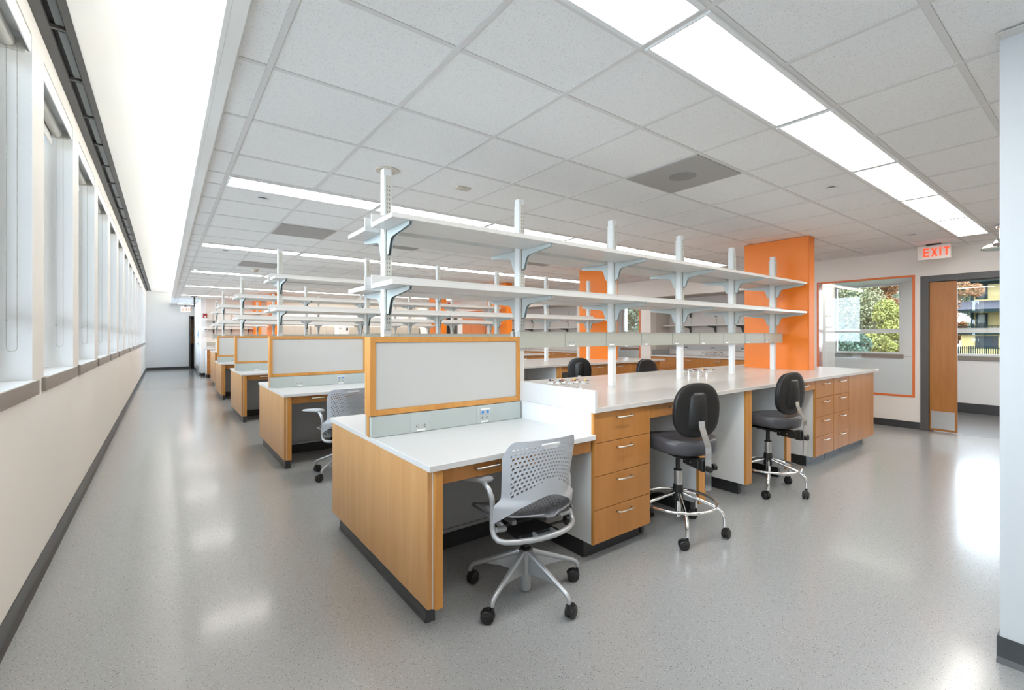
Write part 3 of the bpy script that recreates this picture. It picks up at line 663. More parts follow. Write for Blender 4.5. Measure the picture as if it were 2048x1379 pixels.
# hall beyond
wins = [3.0035+1.36*k for k in range(-3, 11)]
mb = MB(); mb.box(XE, XE+.25, -3, YK, 0, .93).box(XE, XE+.25, -3, YK, 2.285, 3)
ys = [-3]+[y for c in wins for y in (c-.545, c+.545)]+[YK]
for i in range(0, len(ys), 2): mb.box(XE, XE+.25, ys[i], ys[i+1], .93, 2.285)
struct('wall_outer', mb, M['hall'], 'pale grey outer wall of the hall with windows')
struct('trim_2', MB().box(XE-.004, XE, -3, YK, .925, .931), M['teed'], 'thin joint line along the hall wall')
struct('baseboard_outer', MB().box(XE-.012, XE, -3, YK, 0, .165), M['tilebase'], 'dark tile base along the hall wall')
struct('ceiling', MB().box(XW, XE+.2, -3, YK, 2.292, 2.40), M['wallblue'], 'low white ceiling of the hall')
struct('wall_hall_end', MB().box(XR, XE+.25, -3.2, -3, 0, 3).box(XW, XE+.25, YK, YK+.2, 0, 3), M['hall'], 'end walls of the hall')
for i, c in enumerate(wins):
    a, b = c-.545, c+.545; f = MB(); x0, x1 = XE+.04, XE+.10; E_ = .045
    f.box(x0, x1, a, a+E_, .966, 2.285, .003).box(x0, x1, b-E_, b, .966, 2.285, .003).box(x0, x1, a+E_, b-E_, .966, 1.0, .003).box(x0, x1, a+E_, b-E_, 2.255, 2.285, .003).box(x0-.008, x1, a+E_, b-E_, 1.357, 1.441, .003)
    o = f.build('window_%d' % (30+i), M['jamb']); o['kind'] = 'structure'
    tag(o, {1: 'two-pane hall window framing the yellow house', 2: 'two-pane hall window left of the one framing the yellow house', 3: 'two-pane hall window behind the orange framed opening'}.get(i, 'two-pane hall window, %s along the outer wall' % ORD[i]), 'window')
    for q, r in ((1.0, 1.357), (1.441, 2.255)): MB().box(XE+.068, XE+.073, a+E_, b-E_, q, r).build('pane', M['glass'], o)
    MB().box(XE-.03, XE+.04, a-.03, b+.03, .895, .9655, .003).build('window_sill', M['sill'], o)
for i, (x, y) in enumerate(((9.6, 2.9), (9.6, 5.4), (9.6, .6), (9.6, 8.2))):
    t = thing('downlight', (x, y, 2.29), 'round recessed downlight in the hall ceiling, %s from the doorway' % ['second', 'third', 'nearest one', 'farthest'][i], 'downlight', 'hall downlights')
    m = MB().lathe([(.075, 2.286), (.075, 2.2915), (.055, 2.2915), (.055, 2.287)], x, y, 24); m.build('trim_ring', M['duct2'], t, 'auto'); MB().cyl((x, y, 2.2885), (x, y, 2.2912), .054, 20).build('lens', M['lamp'], t)
for i in range(9):  # added lamps, out of view, that brighten the hall
    yy = -1.6+i*2.0
    t = thing('hall_fill_light', (8.92, yy, 2.29), 'added linear fill light beside the inner wall of the hall, %s from the viewpoint' % ORD[i], 'ceiling light', 'added hall fill lights')
    MB().box(8.77, 9.07, yy-.9, yy+.9, 2.282, 2.2915, .002).build('light_frame', M['jamb'], t); MB().box(8.79, 9.05, yy-.88, yy+.88, 2.279, 2.2819).build('diffuser', M['lamp'], t)
# blocks near the viewpoint
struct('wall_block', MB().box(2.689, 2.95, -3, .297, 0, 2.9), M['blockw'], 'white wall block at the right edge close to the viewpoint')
struct('baseboard_block', MB().prism([(2.668, 0), (2.6885, 0), (2.6885, .10), (2.683, .10), (2.682, .02)], 1, -3, .305).box(2.683, 2.955, .2975, .305, 0, .10), M['base'], 'charcoal rubber base around the white wall block')
struct('trim_3', MB().box(2.62, 2.6885, -3, .297, ZC-.006, ZC-.0045), M['tee'], 'grey ceiling trim beside the white wall block')
struct('wall_behind', MB().box(XL-.3, XR, -3.2, -3, 0, 3), M['wall'], 'cream wall behind the viewpoint')

# ---- alcoves with wall benches
def alcove(y0, y1, idx):
    q = ['first alcove behind the nearest island', 'second alcove behind the second island'][idx]; g = ' in alcoves'
    B = 9.10
    struct('wall_alcove', MB().box(XW, B+.15, y0-.12, y0, 0, 2.29).box(XW, B+.15, y1, y1+.12, 0, 2.29).box(B, B+.15, y0, y1, 0, 2.29).box(XW, B, y0, y1, 2.14, 2.26), M['alc'], 'shade-toned walls of the '+q)
    n = round((y1-y0)/.6); W_ = (y1-y0-.01)/n
    for i in range(n):
        b = y1-.005-i*W_; a = b-W_+.003
        t = thing('base_cabinet', (XR+.05, (a+b)/2, 0), f'maple base cabinet, {ORD[i]} from the left, {q}', 'cabinet', 'maple wall cabinets'+g)
        MB().box(XR+.022, B-.02, a, b, .1, .869).build('carcass', M['woodp'], t); MB().box(XR+.08, B-.02, a, b, 0, .099).build('kick', M['kick'], t)
        for c, d in ((.105, .40), (.405, .64), (.645, .866)):
            p = MB().box(XR+.001, XR+.021, a, b, c, d, .001).build('drawer_front', M['wood'], t); m = pull(0, 0, 0); 
            for v in m.v: v.x, v.y, v.z = XR+.001+v.y, (a+b)/2+v.x, d-.05+v.z
            m.build('pull', M['pull'], p, True)
    tag(MB().box(XR-.02, B-.001, y0+.001, y1-.001, .8705, .90, .002).build('worktop', M['topw']), f'white worktop on the maple cabinets, {q}', 'worktop')
    t = thing('splash_board', (B, (y0+y1)/2, .9), f'white and grey backsplash round the worktop, {q}', 'splash board')
    MB().box(B-.02, B-.001, y0+.001, y1-.001, .9005, 1.01).build('back_board', M['topw'], t); MB().box(XR+.02, B-.021, y1-.02, y1-.001, .9005, 1.01).build('side_board', M['grey'], t); MB().box(XR+.02, B-.021, y0+.001, y0+.02, .9005, 1.01).build('side_board', M['grey'], t)
    t = thing('power_rail', (B, (y0+y1)/2, 1.05), f'grey wall power rail above the backsplash, {q}', 'power rail'); MB().box(B-.045, B-.001, y0+.1, y1-.08, 1.0105, 1.118, .001).build('raceway', M['grey'], t)
    for i in range(4 if idx == 0 else 5):
        y = y1-.45-i*.62; p = MB().box(B-.048, B-.0455, y-.06, y+.06, 1.012, 1.116).build('outlet_plate', M['grey'], t); MB().box(B-.050, B-.0485, y-.035, y-.005, 1.04, 1.07).box(B-.050, B-.0485, y+.005, y+.035, 1.04, 1.07).build('outlet', M['brks'], p)
        MB().box(B-.049, B-.0485, y-.028, y+.028, 1.018, 1.028).build('label_strip', M['label'], p)
    for z, lv in ((1.835, 'upper'), (1.515, 'lower')):
        t = thing('wall_shelf', (B-.15, (y0+y1)/2, z), f'{lv} pale wall shelf, {q}', 'shelf', 'wall shelves'+g); MB().box(B-.32, B-.016, y0+.15, y1-.05, z, z+.025, .001).build('board', M['shelf'], t)
        for i in range(5):
            y = y1-.55-i*(y1-y0-.8)/4
            m = bracket_mb(0, 0, -1, z)
            for v in m.v: v.x, v.y = B-.016+v.y, y+v.x
            m.build('bracket', [M['brks'], M['brks']], t)
    for i in range(5):
        y = y1-.55-i*(y1-y0-.8)/4; tag(MB().box(B-.0145, B-.001, y-.015, y+.015, 1.125, 2.0).build('wall_standard', M['chan']), f'slotted wall standard, {ORD[i]} from the left, {q}', 'shelf standard', 'wall standards'+g)
    for i, y in enumerate((y1-.92, y1-1.08, y1-1.23)):
        t = turret(B-.12, y, .9005, PI/2, ('navy', 'obtn'), f'chrome wall bench tap, {ORD[i]} from the left, {q}', 'chrome taps in alcoves')
alcove(3.11, 6.16, 0); alcove(8.40, 12.30, 1)

# ---- far right: dark door, rust panel, cabinets along the back wall, freezer
f = MB().box(XR-.012, XW, 14.4, 14.46, 0, 2.1).box(XR-.012, XW, 15.14, 15.2, 0, 2.1).box(XR-.012, XW, 14.46, 15.14, 2.04, 2.1)
o = f.build('door_3', M['frame']); tag(o, 'grey framed door with a dark brown leaf at the far right', 'door', None, 'structure'); MB().box(XR+.05, XR+.1, 14.46, 15.14, 0, 2.04).build('leaf_panel', M['brown'], o)
tag(MB().box(XR-.03, XR-.001, 12.55, 14.0, .0, 2.15, .002).build('wall_panel', M['rust']), 'large rust-orange wood wall panel at the far right', 'panel')
t = thing('exit_sign', (8.25, 14.6, 2.45), 'small red lit exit sign high at the far right', 'exit sign'); MB().box(8.05, 8.38, 14.52, 14.56, 2.33, 2.46, .004).build('sign_face', M['exitred'], t); MB().box(8.1, 8.3, 14.52, 14.56, 2.4605, 2.499).build('canopy', M['slotblk'], t)
for i in range(5):
    x = 3.12+i*1.05
    t = thing('tall_cabinet', (x+.5, 17.6, 0), f'beige tall storage cabinet against the back wall, {ORD[i]} from the left', 'cabinet', 'beige tall cabinets')
    MB().box(x, x+1.04, 17.42, YK-.002, 0, 1.66).build('carcass', M['beige'], t); MB().box(x+.012, x+.518, 17.40, 17.4195, .05, 1.65, .002).build('cabinet_door', M['beige'], t); MB().box(x+.522, x+1.028, 17.40, 17.4195, .05, 1.65, .002).build('cabinet_door', M['beige'], t)
t = thing('freezer', (5.1, 17.1, 0), 'white upright freezer with a dark display in front of the beige cabinets', 'freezer')
MB().box(4.98, 5.36, 16.95, 17.38, .03, 1.68, .01).build('body', M['label'], t); MB().box(5.27, 5.33, 16.945, 16.9495, 1.50, 1.60).build('display', M['dark'], t); MB().box(5.02, 5.1, 16.945, 16.9495, 1.55, 1.6).build('badge', M['sock'], t); MB().box(5.0, 5.34, 16.97, 17.36, 0, .0295).build('foot', M['kick'], t)
# wall bench and shelves beside the pier
t = thing('base_cabinet', (2.0, 17.5, 0), 'maple base cabinet with five drawer rows against the cream back wall', 'cabinet')
MB().box(1.062, 2.40, 17.13, YK-.013, .1, .869).build('carcass', M['wside'], t); MB().box(1.08, 2.38, 17.2, YK-.013, 0, .099).build('kick', M['kick'], t)
for i in range(5):
    for j in range(3): MB().box(1.062+j*.446, 1.504+j*.446, 17.11, 17.129, .105+i*.152, .252+i*.152).build('drawer_front', M['wood'], t)
tag(MB().box(1.04, 2.41, 17.09, YK-.001, .8705, .90).build('worktop', M['topw']), 'white worktop on the maple cabinet beside the pier', 'worktop')
tag(MB().box(1.105, 2.41, YK-.03, YK-.001, .9005, 1.0).build('splash_board', M['topw']), 'white backsplash of the worktop beside the pier', 'splash board')
tag(MB().box(1.105, 2.41, YK-.05, YK-.001, 1.0005, 1.11).build('power_rail', M['rail']), 'grey power rail on the back wall beside the pier', 'power rail')
for z, lv in ((1.80, 'upper'), (1.53, 'lower')):
    t = thing('wall_shelf', (1.8, YK-.15, z), f'{lv} pale shelf on the back wall beside the fire alarm', 'shelf', 'back wall shelves'); MB().box(1.07, 2.40, YK-.31, YK-.016, z, z+.025).build('board', M['shelf'], t)
    for x in (1.28, 1.78, 2.28): bracket_mb(x, YK-.016, -1, z).build('bracket', [M['brks'], M['brks']], t)
for i, x in enumerate((1.28, 1.78, 2.28)): tag(MB().box(x-.015, x+.015, YK-.0145, YK-.001, 1.16, 2.02).build('wall_standard', M['chan']), f'slotted wall standard on the back wall, {ORD[i]} from the pier', 'shelf standard', 'back wall standards')
t = thing('fire_alarm', (8.2, YK-.03, 1.95), 'dark red fire alarm strobe at the right end of the back wall', 'fire alarm'); MB().box(8.1, 8.22, YK-.05, YK-.001, 1.93, 2.06, .01).build('housing', M['redalarm'], t); MB().box(8.14, 8.18, YK-.06, YK-.0505, 1.94, 1.98).build('strobe_lens', M['label'], t)

for i in range(4):  # extra row of panels, added to brighten the back wall
    x = X0+SX*(2*i+5+1); dup(FX, (x, 17.3, ZC), 0, f'added panel light brightening the back wall, {ORD[i]} from the left', 'recessed ceiling panel lights')
# ---- ceiling fittings
def gtile(i, yc, lab, disc=False):
    x0 = X0+SX*i; y0 = yc; t = thing('ceiling_diffuser', (x0+SX/2, y0+.31, ZC), lab, 'air diffuser', 'grey metal ceiling diffusers')
    MB().box(x0+.013, x0+SX-.013, y0+.013, y0+.604, ZC-.0045, ZC+.0035, .001).build('face_plate', M['duct'], t)
    if disc: MB().lathe([(.095, ZC-.0055), (.098, ZC-.0046)], x0+SX/2, y0+.31, 32).build('perforated_disc', M['duct2'], t)
gtile(4, 1.056+.155+.462, 'grey perforated ceiling diffuser with a round centre above the nearest island', True)
gtile(1, 4.151+.617+.617, 'grey ceiling diffuser beyond the first light row, window side'); gtile(1, 7.246+.617+.617, 'grey ceiling diffuser beyond the second light row, window side')
gtile(3, 4.151+.617+.617, 'grey ceiling diffuser beyond the first light row, behind the second upright'); gtile(7, 4.151+.617*2, 'grey ceiling diffuser beyond the first light row, toward the orange column')
for x, y, lab in ((.68, 4.52, 'beside the first light row, window side'), (4.31, 1.42, 'near the wide light row'), (.69, 7.62, 'beside the second light row, window side'), (.69, 10.76, 'beside the third light row, window side'), (7.1, 1.5, 'near the EXIT sign'), (3.6, 7.6, 'beside the second light row, centre')):
    t = thing('sprinkler_cover', (x, y, ZC), 'round white sprinkler cover in the ceiling '+lab, 'sprinkler', 'sprinkler covers'); MB().lathe([(.034, ZC-.009), (.040, ZC-.0075), (.041, ZC-.006)], x, y, 24).build('cover', M['white'], t, 'auto'); MB().cyl((x, y, ZC-.006), (x, y, ZC+.003), .03, 16).build('collar', M['brks'], t)
beige2 = mat('beige_plastic', (.62, .57, .48), .5)
t = thing('ceiling_sensor', (1.93, 3.22, ZC), 'small beige rectangular ceiling sensor above the nearest shelves', 'sensor'); MB().box(1.87, 1.99, 3.185, 3.255, ZC-.012, ZC+.003, .003).build('housing', beige2, t); MB().box(1.91, 1.95, 3.205, 3.235, ZC-.016, ZC-.0121, .002).build('lens', M['sock'], t)
t = thing('ceiling_speaker', (1.29, 3.21, ZC), 'round beige ceiling escutcheon behind the first shelf upright', 'escutcheon'); MB().lathe([(.080, ZC-.006), (.084, ZC-.001), (.084, ZC+.003)], 1.29, 3.21, 32).build('ring', beige2, t)
MB().box(1.32, 1.35, 3.19, 3.192, ZC-.008, ZC-.0061).box(1.32, 1.35, 3.22, 3.222, ZC-.008, ZC-.0061).build('slot', M['teed'], t)
t.name = 'ceiling_escutcheon'
t = thing('smoke_detector', (1.3, 9.39, ZC), 'small smoke detector on the ceiling past the second light row', 'detector'); MB().lathe([(.03, ZC-.05), (.045, ZC-.045), (.05, ZC-.02), (.065, ZC-.015), (.07, ZC-.005)], 1.3, 9.39, 24).build('housing', beige2, t, 'auto'); MB().cyl((1.3, 9.39, ZC-.056), (1.3, 9.39, ZC-.0501), .015, 12).build('lens', M['brks'], t)
t = thing('smoke_detector', (.42, 9.9, ZC), 'small white smoke detector near the ceiling edge past the second light row', 'detector'); MB().lathe([(.03, ZC-.035), (.045, ZC-.03), (.05, ZC-.005)], .47, 9.95, 20).build('housing', M['white'], t, 'auto')
# ---- safety shower
t = thing('safety_shower', (7.23, .78, ZC), 'polished steel emergency shower head half hidden by the white wall block', 'safety shower')
MB().lathe([(.045, ZC-.03), (.05, ZC-.012), (.05, ZC-.0045)], 7.23, .78, 20).build('escutcheon', M['chrome'], t, 'auto')
MB().cyl((7.23, .78, 2.36), (7.23, .78, ZC-.03), .022, 16).build('pipe', M['label'], t, 'auto')
MB().lathe([(.165, 2.252), (.168, 2.262), (.150, 2.285), (.11, 2.305), (.07, 2.315), (.055, 2.345), (.03, 2.362)], 7.23, .78, 36).build('shower_head', M['chrome'], t, 'auto')

# ================================================================== chairs
def caster(parent, x, y, ang, r=.031, wd=.046):
    m = MB(); c, s_ = math.cos(ang), math.sin(ang)      # wheels roll along direction ang, trail behind the stem
    ax = Vector((-s_, c, 0)); ctr = Vector((x+c*.022, y+s_*.022, r+.0005))
    for q in (-1, 1):
        a = ctr+ax*q*.004; b = ctr+ax*q*wd/2
        m.tube([a, a+(b-a)*.1, a+(b-a)*.75, b], [r*.9, r, r, r*.80], 20).tube([b, b+ax*q*.002], [r*.5, r*.42], 12)
    o = m.build('caster', M['black'], parent, 'auto')
    h = MB().tube([(x, y, .048), (x, y, .080)], [.009, .007], 10)
    pts = [(-.034, .030), (-.030, .055), (-.006, .068), (.02, .062), (.034, .045), (.030, .040), (.012, .052), (-.012, .052), (-.026, .036)]
    base = len(h.v); n = len(pts); cc = Vector((ctr.x, ctr.y, 0))
    vs = [cc+Vector((c*p, s_*p, q))+ax*k for k in (-wd*.22, wd*.22) for p, q in pts]
    h.add(vs, [tuple(range(n))[::-1], tuple(range(n, 2*n))]+[(i, (i+1) % n, n+(i+1) % n, n+i) for i in range(n)])
    h.build('fork', M['black'], o)
    return o
def sheet(name, fn, nu, nv, th, matl, parent, hole=None, smooth=True):
    """thick perforated sheet: fn(u,v)->point, u,v in 0..1; hole(i,j)->True removes a cell"""
    V = [Vector(fn(i/nu, j/nv)) for j in range(nv+1) for i in range(nu+1)]
    idx = lambda i, j: j*(nu+1)+i
    N = []
    for j in range(nv+1):
        for i in range(nu+1):
            a = V[idx(min(i+1, nu), j)]-V[idx(max(i-1, 0), j)]; b = V[idx(i, min(j+1, nv))]-V[idx(i, max(j-1, 0))]
            n = a.cross(b); N.append(n.normalized() if n.length > 1e-9 else Vector((0, 0, 1)))
    keep = [[not (hole and hole(i, j)) for i in range(nu)] for j in range(nv)]
    k = len(V); vs = V+[p-n*th for p, n in zip(V, N)]; fs = []
    kp = lambda i, j: 0 <= i < nu and 0 <= j < nv and keep[j][i]
    for j in range(nv):
        for i in range(nu):
            if not keep[j][i]: continue
            a, b, c, d = idx(i, j), idx(i+1, j), idx(i+1, j+1), idx(i, j+1)
            fs.append((a, b, c, d)); fs.append((a+k, d+k, c+k, b+k))
            if not kp(i, j-1): fs.append((a, a+k, b+k, b))
            if not kp(i+1, j): fs.append((b, b+k, c+k, c))
            if not kp(i, j+1): fs.append((c, c+k, d+k, d))
            if not kp(i-1, j): fs.append((d, d+k, a+k, a))
    m = MB(); m.add(vs, fs); return m.build(name, matl, parent, 'auto' if smooth else False)
def spin(t, deg):
    for ch in t.children:
        if ch.name.startswith(('base_arm', 'caster')): ch.rotation_euler.z = math.radians(deg)
    return t
def task_chair(x, y, rz, brz, label):
    t = thing('task_chair', (0, 0, 0), label, 'chair', 'grey perforated task chairs')
    R = .300
    # five-arm base
    for i in range(5):
        a = brz+i*2*PI/5; c, s_ = math.cos(a), math.sin(a)
        m = MB().tube([(c*.03, s_*.03, .210), (c*.26, s_*.26, .122), (c*.280, s_*.280, .113), (c*.293, s_*.293, .102), (c*R, s_*R, .088), (c*R, s_*R, .075)], [.015, .0115, .0115, .0115, .0105, .009], 12)
        nx, ny = -s_*.004, c*.004
        web = [(.025, .205), (.24, .125), (.14, .125), (.025, .105)]
        n = len(web); m.add([(c*p+q*nx, s_*p+q*ny, z) for q in (-1, 1) for p, z in web], [tuple(range(n)), tuple(range(n, 2*n))[::-1]]+[(i2, n+i2, n+(i2+1) % n, (i2+1) % n) for i2 in range(n)])
        leg = m.build('base_arm', M['silver'], t, 'auto')
        caster(t, c*R, s_*R, a+1.9+.8*i)
    MB().lathe([(.020, .018), (.026, .028), (.028, .10), (.031, .17), (.034, .205), (.030, .222)], 0, 0, 24).build('hub', M['silver'], t, 'auto')
    MB().lathe([(.026, .2225), (.026, .232), (.014, .236), (.014, .30)], 0, 0, 18).build('gas_lift', M['black'], t, 'auto')
    # mechanism under the seat
    MB().box(-.10, .10, -.10, .12, .315, .345, .006).box(-.15, .15, .02, .06, .325, .36, .006).box(-.035, .035, -.06, .14, .296, .3149, .006).build('tilt_mechanism', M['black'], t)
    MB().box(-.03, .09, -.155, -.10, .318, .336, .004).box(-.03, -.015, -.155, -.10, .336, .352, .003).box(.075, .09, -.155, -.10, .336, .352, .003).build('mechanism_plate', M['silver'], t)
    kb = MB().cyl((.11, -.06, .345), (.20, -.07, .348), .006, 10).tube([(.19, -.07, .348), (.20, -.071, .348), (.225, -.074, .349), (.24, -.076, .349)], [.012, .024, .026, .016], 16).build('tension_knob', M['black'], t, 'auto')
    MB().tube([(.24, -.076, .349), (.252, -.078, .349)], .010, 12).build('button', M['red'], kb, 'auto')
    # seat
    def seat(u, v):
        v = v**1.6; U = 2*u-1; y_ = -.215+.43*v
        w_ = math.sqrt(1-.93*max(0, (.40-v)/.40)**2)*(.192+.022*math.sin(PI*min(1, v*1.1)))*(1-.55*max(0, .12-v)**.5*(1) if v < .12 else 1)
        z_ = .442+.018*abs(U)**2.2+.020*(1-v)**3-.030*max(0, v-.72)**1.2/.28**1.2*1.0
        return (U*w_, y_, z_)
    dots = lambda i, j: (i % 4 < 2 and j % 8 < 2) or (i % 4 > 1 and 3 < j % 8 < 6)
    sheet('seat_shell', seat, 90, 90, .007, M['seatp'], t, lambda i, j: 7 < i < 82 and 9 < j < 80 and dots(i, j))
    for s_ in (-1, 1):
        MB().box(s_*.13-.012, s_*.13+.012, -.10, .17, .405, .428, .003).box(s_*.21-.006 if s_ > 0 else -.216, .216 if s_ > 0 else -.204, -.12, .19, .425, .438, .003).build('seat_rail', M['seatp'], t)
        MB().tube([(s_*.13, .04, .345), (s_*.14, .05, .41)], .012, 10).build('seat_strut', M['silver'], t, 'auto')
    # back shell: concave, arched lower edge, swept ears
    def back(u, v):
        U = 2*u-1; a = abs(U)
        zb = .420+.140*max(0, math.cos(U*PI/2))**.9
        zt = .825-.010*a**2-.075*max(0, (a-.74)/.26)**2.4
        z_ = zb+(zt-zb)*v
        k = (z_-.405)/.42
        q_ = min(1, max(0, (k-.24)/.10)); w_ = .238-.036*q_*q_*(3-2*q_)+.018*max(0, (k-.40)/.60)
        return (U*w_, -.205-.018*k+.135*a**2.1*(1-.35*k), z_)
    def bh(i, j):
        U = abs(2*(i+.5)/96-1); v = (j+.5)/64
        if U < .24 and .84 < v < .945 and not (U > .18 and v < .875): return True
        if v > .83 and U < .29: return False
        return U < .86 and .29-.08*U < v < .94-.03*U and dots(i, j)
    sheet('back_shell', back, 96, 64, .0065, M['shell'], t, bh)
    # hoop frame behind and below the seat
    half = [(-.228, -.060, .50), (-.231, -.061, .43), (-.233, -.066, .395), (-.231, -.080, .368), (-.222, -.102, .354), (-.20, -.125, .350), (-.15, -.158, .352), (-.08, -.182, .354)]
    pts = half+[(0, -.190, .355)]+[(-a_, b_, c_) for a_, b_, c_ in half[::-1]]
    MB().tube(pts, .0135, 14).build('hoop_frame', M['silver'], t, 'auto')
    for s_ in (-1, 1):
        MB().cyl((s_*.222, -.078, .395), (s_*.168, -.066, .385), .0125, 14).build('pivot_pin', M['silver'], t, 'auto')
        MB().tube([(s_*.168, -.07, .385), (s_*.165, 0, .392), (s_*.15, .06, .405)], [.014, .014, .012], 10).build('link_arm', M['silver'], t, 'auto')
        MB().tube([(s_*.228, -.060, .50), (s_*.232, -.058, .545), (s_*.240, -.045, .580), (s_*.246, -.015, .602), (s_*.248, .03, .606)], [.0135, .0135, .013, .012, .010], 12).build('arm_tube', M['silver'], t, 'auto')
        a = MB(); n = 12; prof = []
        rings = [(-.045, .016, .010), (-.035, .030, .017), (0, .038, .020), (.05, .039, .019), (.10, .035, .015), (.135, .026, .010), (.148, .012, .005)]
        vs = []
        for yy, hw, hh in rings:
            for q in range(n): b = 2*PI*q/n; vs.append((s_*(.248+.60*yy)+hw*math.cos(b), yy+.02, .618-.01*max(0, yy)/.19+hh*math.sin(b)))
        fs = [(i*n+q, i*n+(q+1) % n, (i+1)*n+(q+1) % n, (i+1)*n+q) for i in range(len(rings)-1) for q in range(n)]+[tuple(range(n))[::-1], tuple(range((len(rings)-1)*n, len(rings)*n))]
        a.add(vs, fs).build('arm_pad', M['shell'], t, True)
    t.location = (x, y, 0); t.rotation_euler.z = rz
    return t
CH = task_chair(1.474, 1.835, -.09, math.radians(-87+5), 'light grey perforated task chair with arms at the desk, nearest island')
spin(dup(CH, (1.385, 4.47, 0), .02, 'light grey perforated task chair with arms at the desk, second island'), 3)

def pad(name, outline, thick, dome, parent, matl, place, nrim=5):
    """soft cushion from a closed outline (2D), placed by place(a,b,c)"""
    n = len(outline); m = MB(); vs = []; ring = []
    prof = [(0.0, -thick/2), (.35, -thick/2-.001)] # unused
    layers = [(.55, thick/2+dome), (.85, thick/2+dome*.6), (.965, thick/2), (1.0, thick*.22), (1.0, -thick*.22), (.965, -thick/2), (.8, -thick/2-.003)]
    vs.append((0, 0, thick/2+dome*1.1))
    for sc, h in layers: vs += [(p*sc, q*sc, h) for p, q in outline]
    vs.append((0, 0, -thick/2-.003))
    fs = [(0, 1+i, 1+(i+1) % n) for i in range(n)]
    for l in range(len(layers)-1):
        a = 1+l*n; b = a+n
        fs += [(a+i, b+i, b+(i+1) % n, a+(i+1) % n) for i in range(n)]
    a = 1+(len(layers)-1)*n; e_ = len(vs)-1
    fs += [(a+i, e_, a+(i+1) % n) for i in range(n)]
    m.add([place(*p) for p in vs], fs); return m.build(name, matl, parent, True)
def superell(a, b, n, k=3, waist=0):
    out = []
    for i in range(n):
        q = 2*PI*i/n; c, s_ = math.cos(q), math.sin(q)
        x_ = a*math.copysign(abs(c)**(2/k), c); y_ = b*math.copysign(abs(s_)**(2/k), s_)
        x_ *= 1-waist*max(0, y_/b)**1.5
        out.append((x_, y_))
    return out
def lab_stool(x, y, rz, brz, label, first=True):
    t = thing('lab_stool', (0, 0, 0), label, 'chair', 'black laboratory stools on casters')
    R = .285
    for i in range(5):
        a = brz+i*2*PI/5; c, s_ = math.cos(a), math.sin(a)
        MB().tube([(c*.02, s_*.02, .262), (c*.10, s_*.10, .238), (c*.205, s_*.205, .205), (c*.250, s_*.250, .186), (c*.276, s_*.276, .160), (c*R, s_*R, .125), (c*R, s_*R, .078)], .0115, 12).build('base_arm', M['chrome'], t, 'auto')
        caster(t, c*R, s_*R, a+1.2+.9*i, .030)
    MB().tube([(.243*math.cos(2*PI*i/48), .243*math.sin(2*PI*i/48), .206) for i in range(48)], .0105, 12, close=True).build('foot_ring', M['chrome'], t, True)
    MB().lathe([(.024, .205), (.034, .215), (.034, .29), (.030, .315)], 0, 0, 24).build('hub', M['black'], t, 'auto')
    MB().lathe([(.019, .10), (.019, .204)], 0, 0, 20).build('lower_column', M['chrome'], t, 'auto')
    MB().lathe([(.027, .3155), (.027, .405), (.0265, .408)], 0, 0, 24).build('column_sleeve', M['steel'], t, 'auto')
    MB().lathe([(.028, .4085), (.028, .416), (.0155, .418), (.0155, .53)], 0, 0, 20).build('gas_lift', M['black'], t, 'auto')
    # plate and back bracket
    MB().box(-.10, .10, -.13, .12, .528, .542, .003).box(-.04, .04, -.10, .08, .508, .5275, .004).build('seat_plate', M['black'], t)
    br = MB().box(-.032, .032, -.262, -.10, .484, .540, .004).box(-.028, .028, -.298, -.25, .478, .555, .005)
    br.build('back_bracket', M['black'], t)
    sc = MB()
    for q in (-1, 1):
        for (p, z_) in ((-.13, .515), (-.135, .488), (-.19, .513), (-.195, .486)):
            sc.tube([(q*.0325, p, z_), (q*.0355, p, z_)], .005, 8)
    sc.build('bolts', M['chrome'], t)
    MB().tube([(.032, -.28, .50), (.055, -.28, .50), (.056, -.28, .50), (.078, -.28, .50), (.080, -.28, .50)], [.006, .006, .020, .021, .014], 14).build('side_knob', M['black'], t, 'auto')
    MB().tube([(0, -.305, .502), (0, -.322, .502), (0, -.323, .502), (0, -.340, .502)], [.006, .006, .019, .017], 14).build('rear_knob', M['black'], t, 'auto')
    st = MB(); w_ = .021; path = [(-.300, .372), (-.301, .44), (-.302, .50), (-.300, .56), (-.302, .60), (-.300, .635), (-.262, .70), (-.240, .745), (-.236, .78)]
    vs = []
    for i, (p, z_) in enumerate(path):
        for dx, dy in ((-w_, 0), (w_, 0), (w_, -.006), (-w_, -.006)): vs.append((dx, p+dy-.012, z_))
    fs = [(i*4+q, i*4+(q+1) % 4, i*4+4+(q+1) % 4, i*4+4+q) for i in range(len(path)-1) for q in range(4)]+[(3, 2, 1, 0), (len(vs)-4, len(vs)-3, len(vs)-2, len(vs)-1)]
    st.add(vs, fs).build('back_support', M['chrome'], t)
    # seat cushion and backrest
    ol = superell(.212, .208, 44, 2.7)
    pad('seat_cushion', ol, .088, .006, t, M['seat'], lambda a, b, c: (a, b-.02, .600+c-.03*max(0, b/.215)**2*0+.016*(a/.225)**2-.01*max(0, b)/.2))
    ol = superell(.154, .166, 44, 2.8, .12)
    def pb(a, b, c):   # a sideways, b up, c toward the sitter (+y)
        return (a, -.190+c+.30*a*a+.10*b*b-.06*b, .842+b)
    pad('back_cushion', ol, .034, .010, t, M['seatb'], pb)
    ol = [(p*1.0, q*1.0) for p, q in superell(.161, .173, 44, 2.8, .12)]
    def pb2(a, b, c): return (a, -.213+c+.30*a*a+.10*b*b-.06*b, .842+b)
    pad('back_shell', ol, .018, .0, t, M['blackp'], pb2)
    # raised rib on the back shell
    m = MB(); q = []
    prof = [(-.060, .0), (-.032, -.022), (.032, -.022), (.060, .0)]
    lv = [(.725, 1.5), (.76, 1.6), (.82, 1.5), (.88, 1.25), (.93, .9), (.955, .2)]
    vs = []
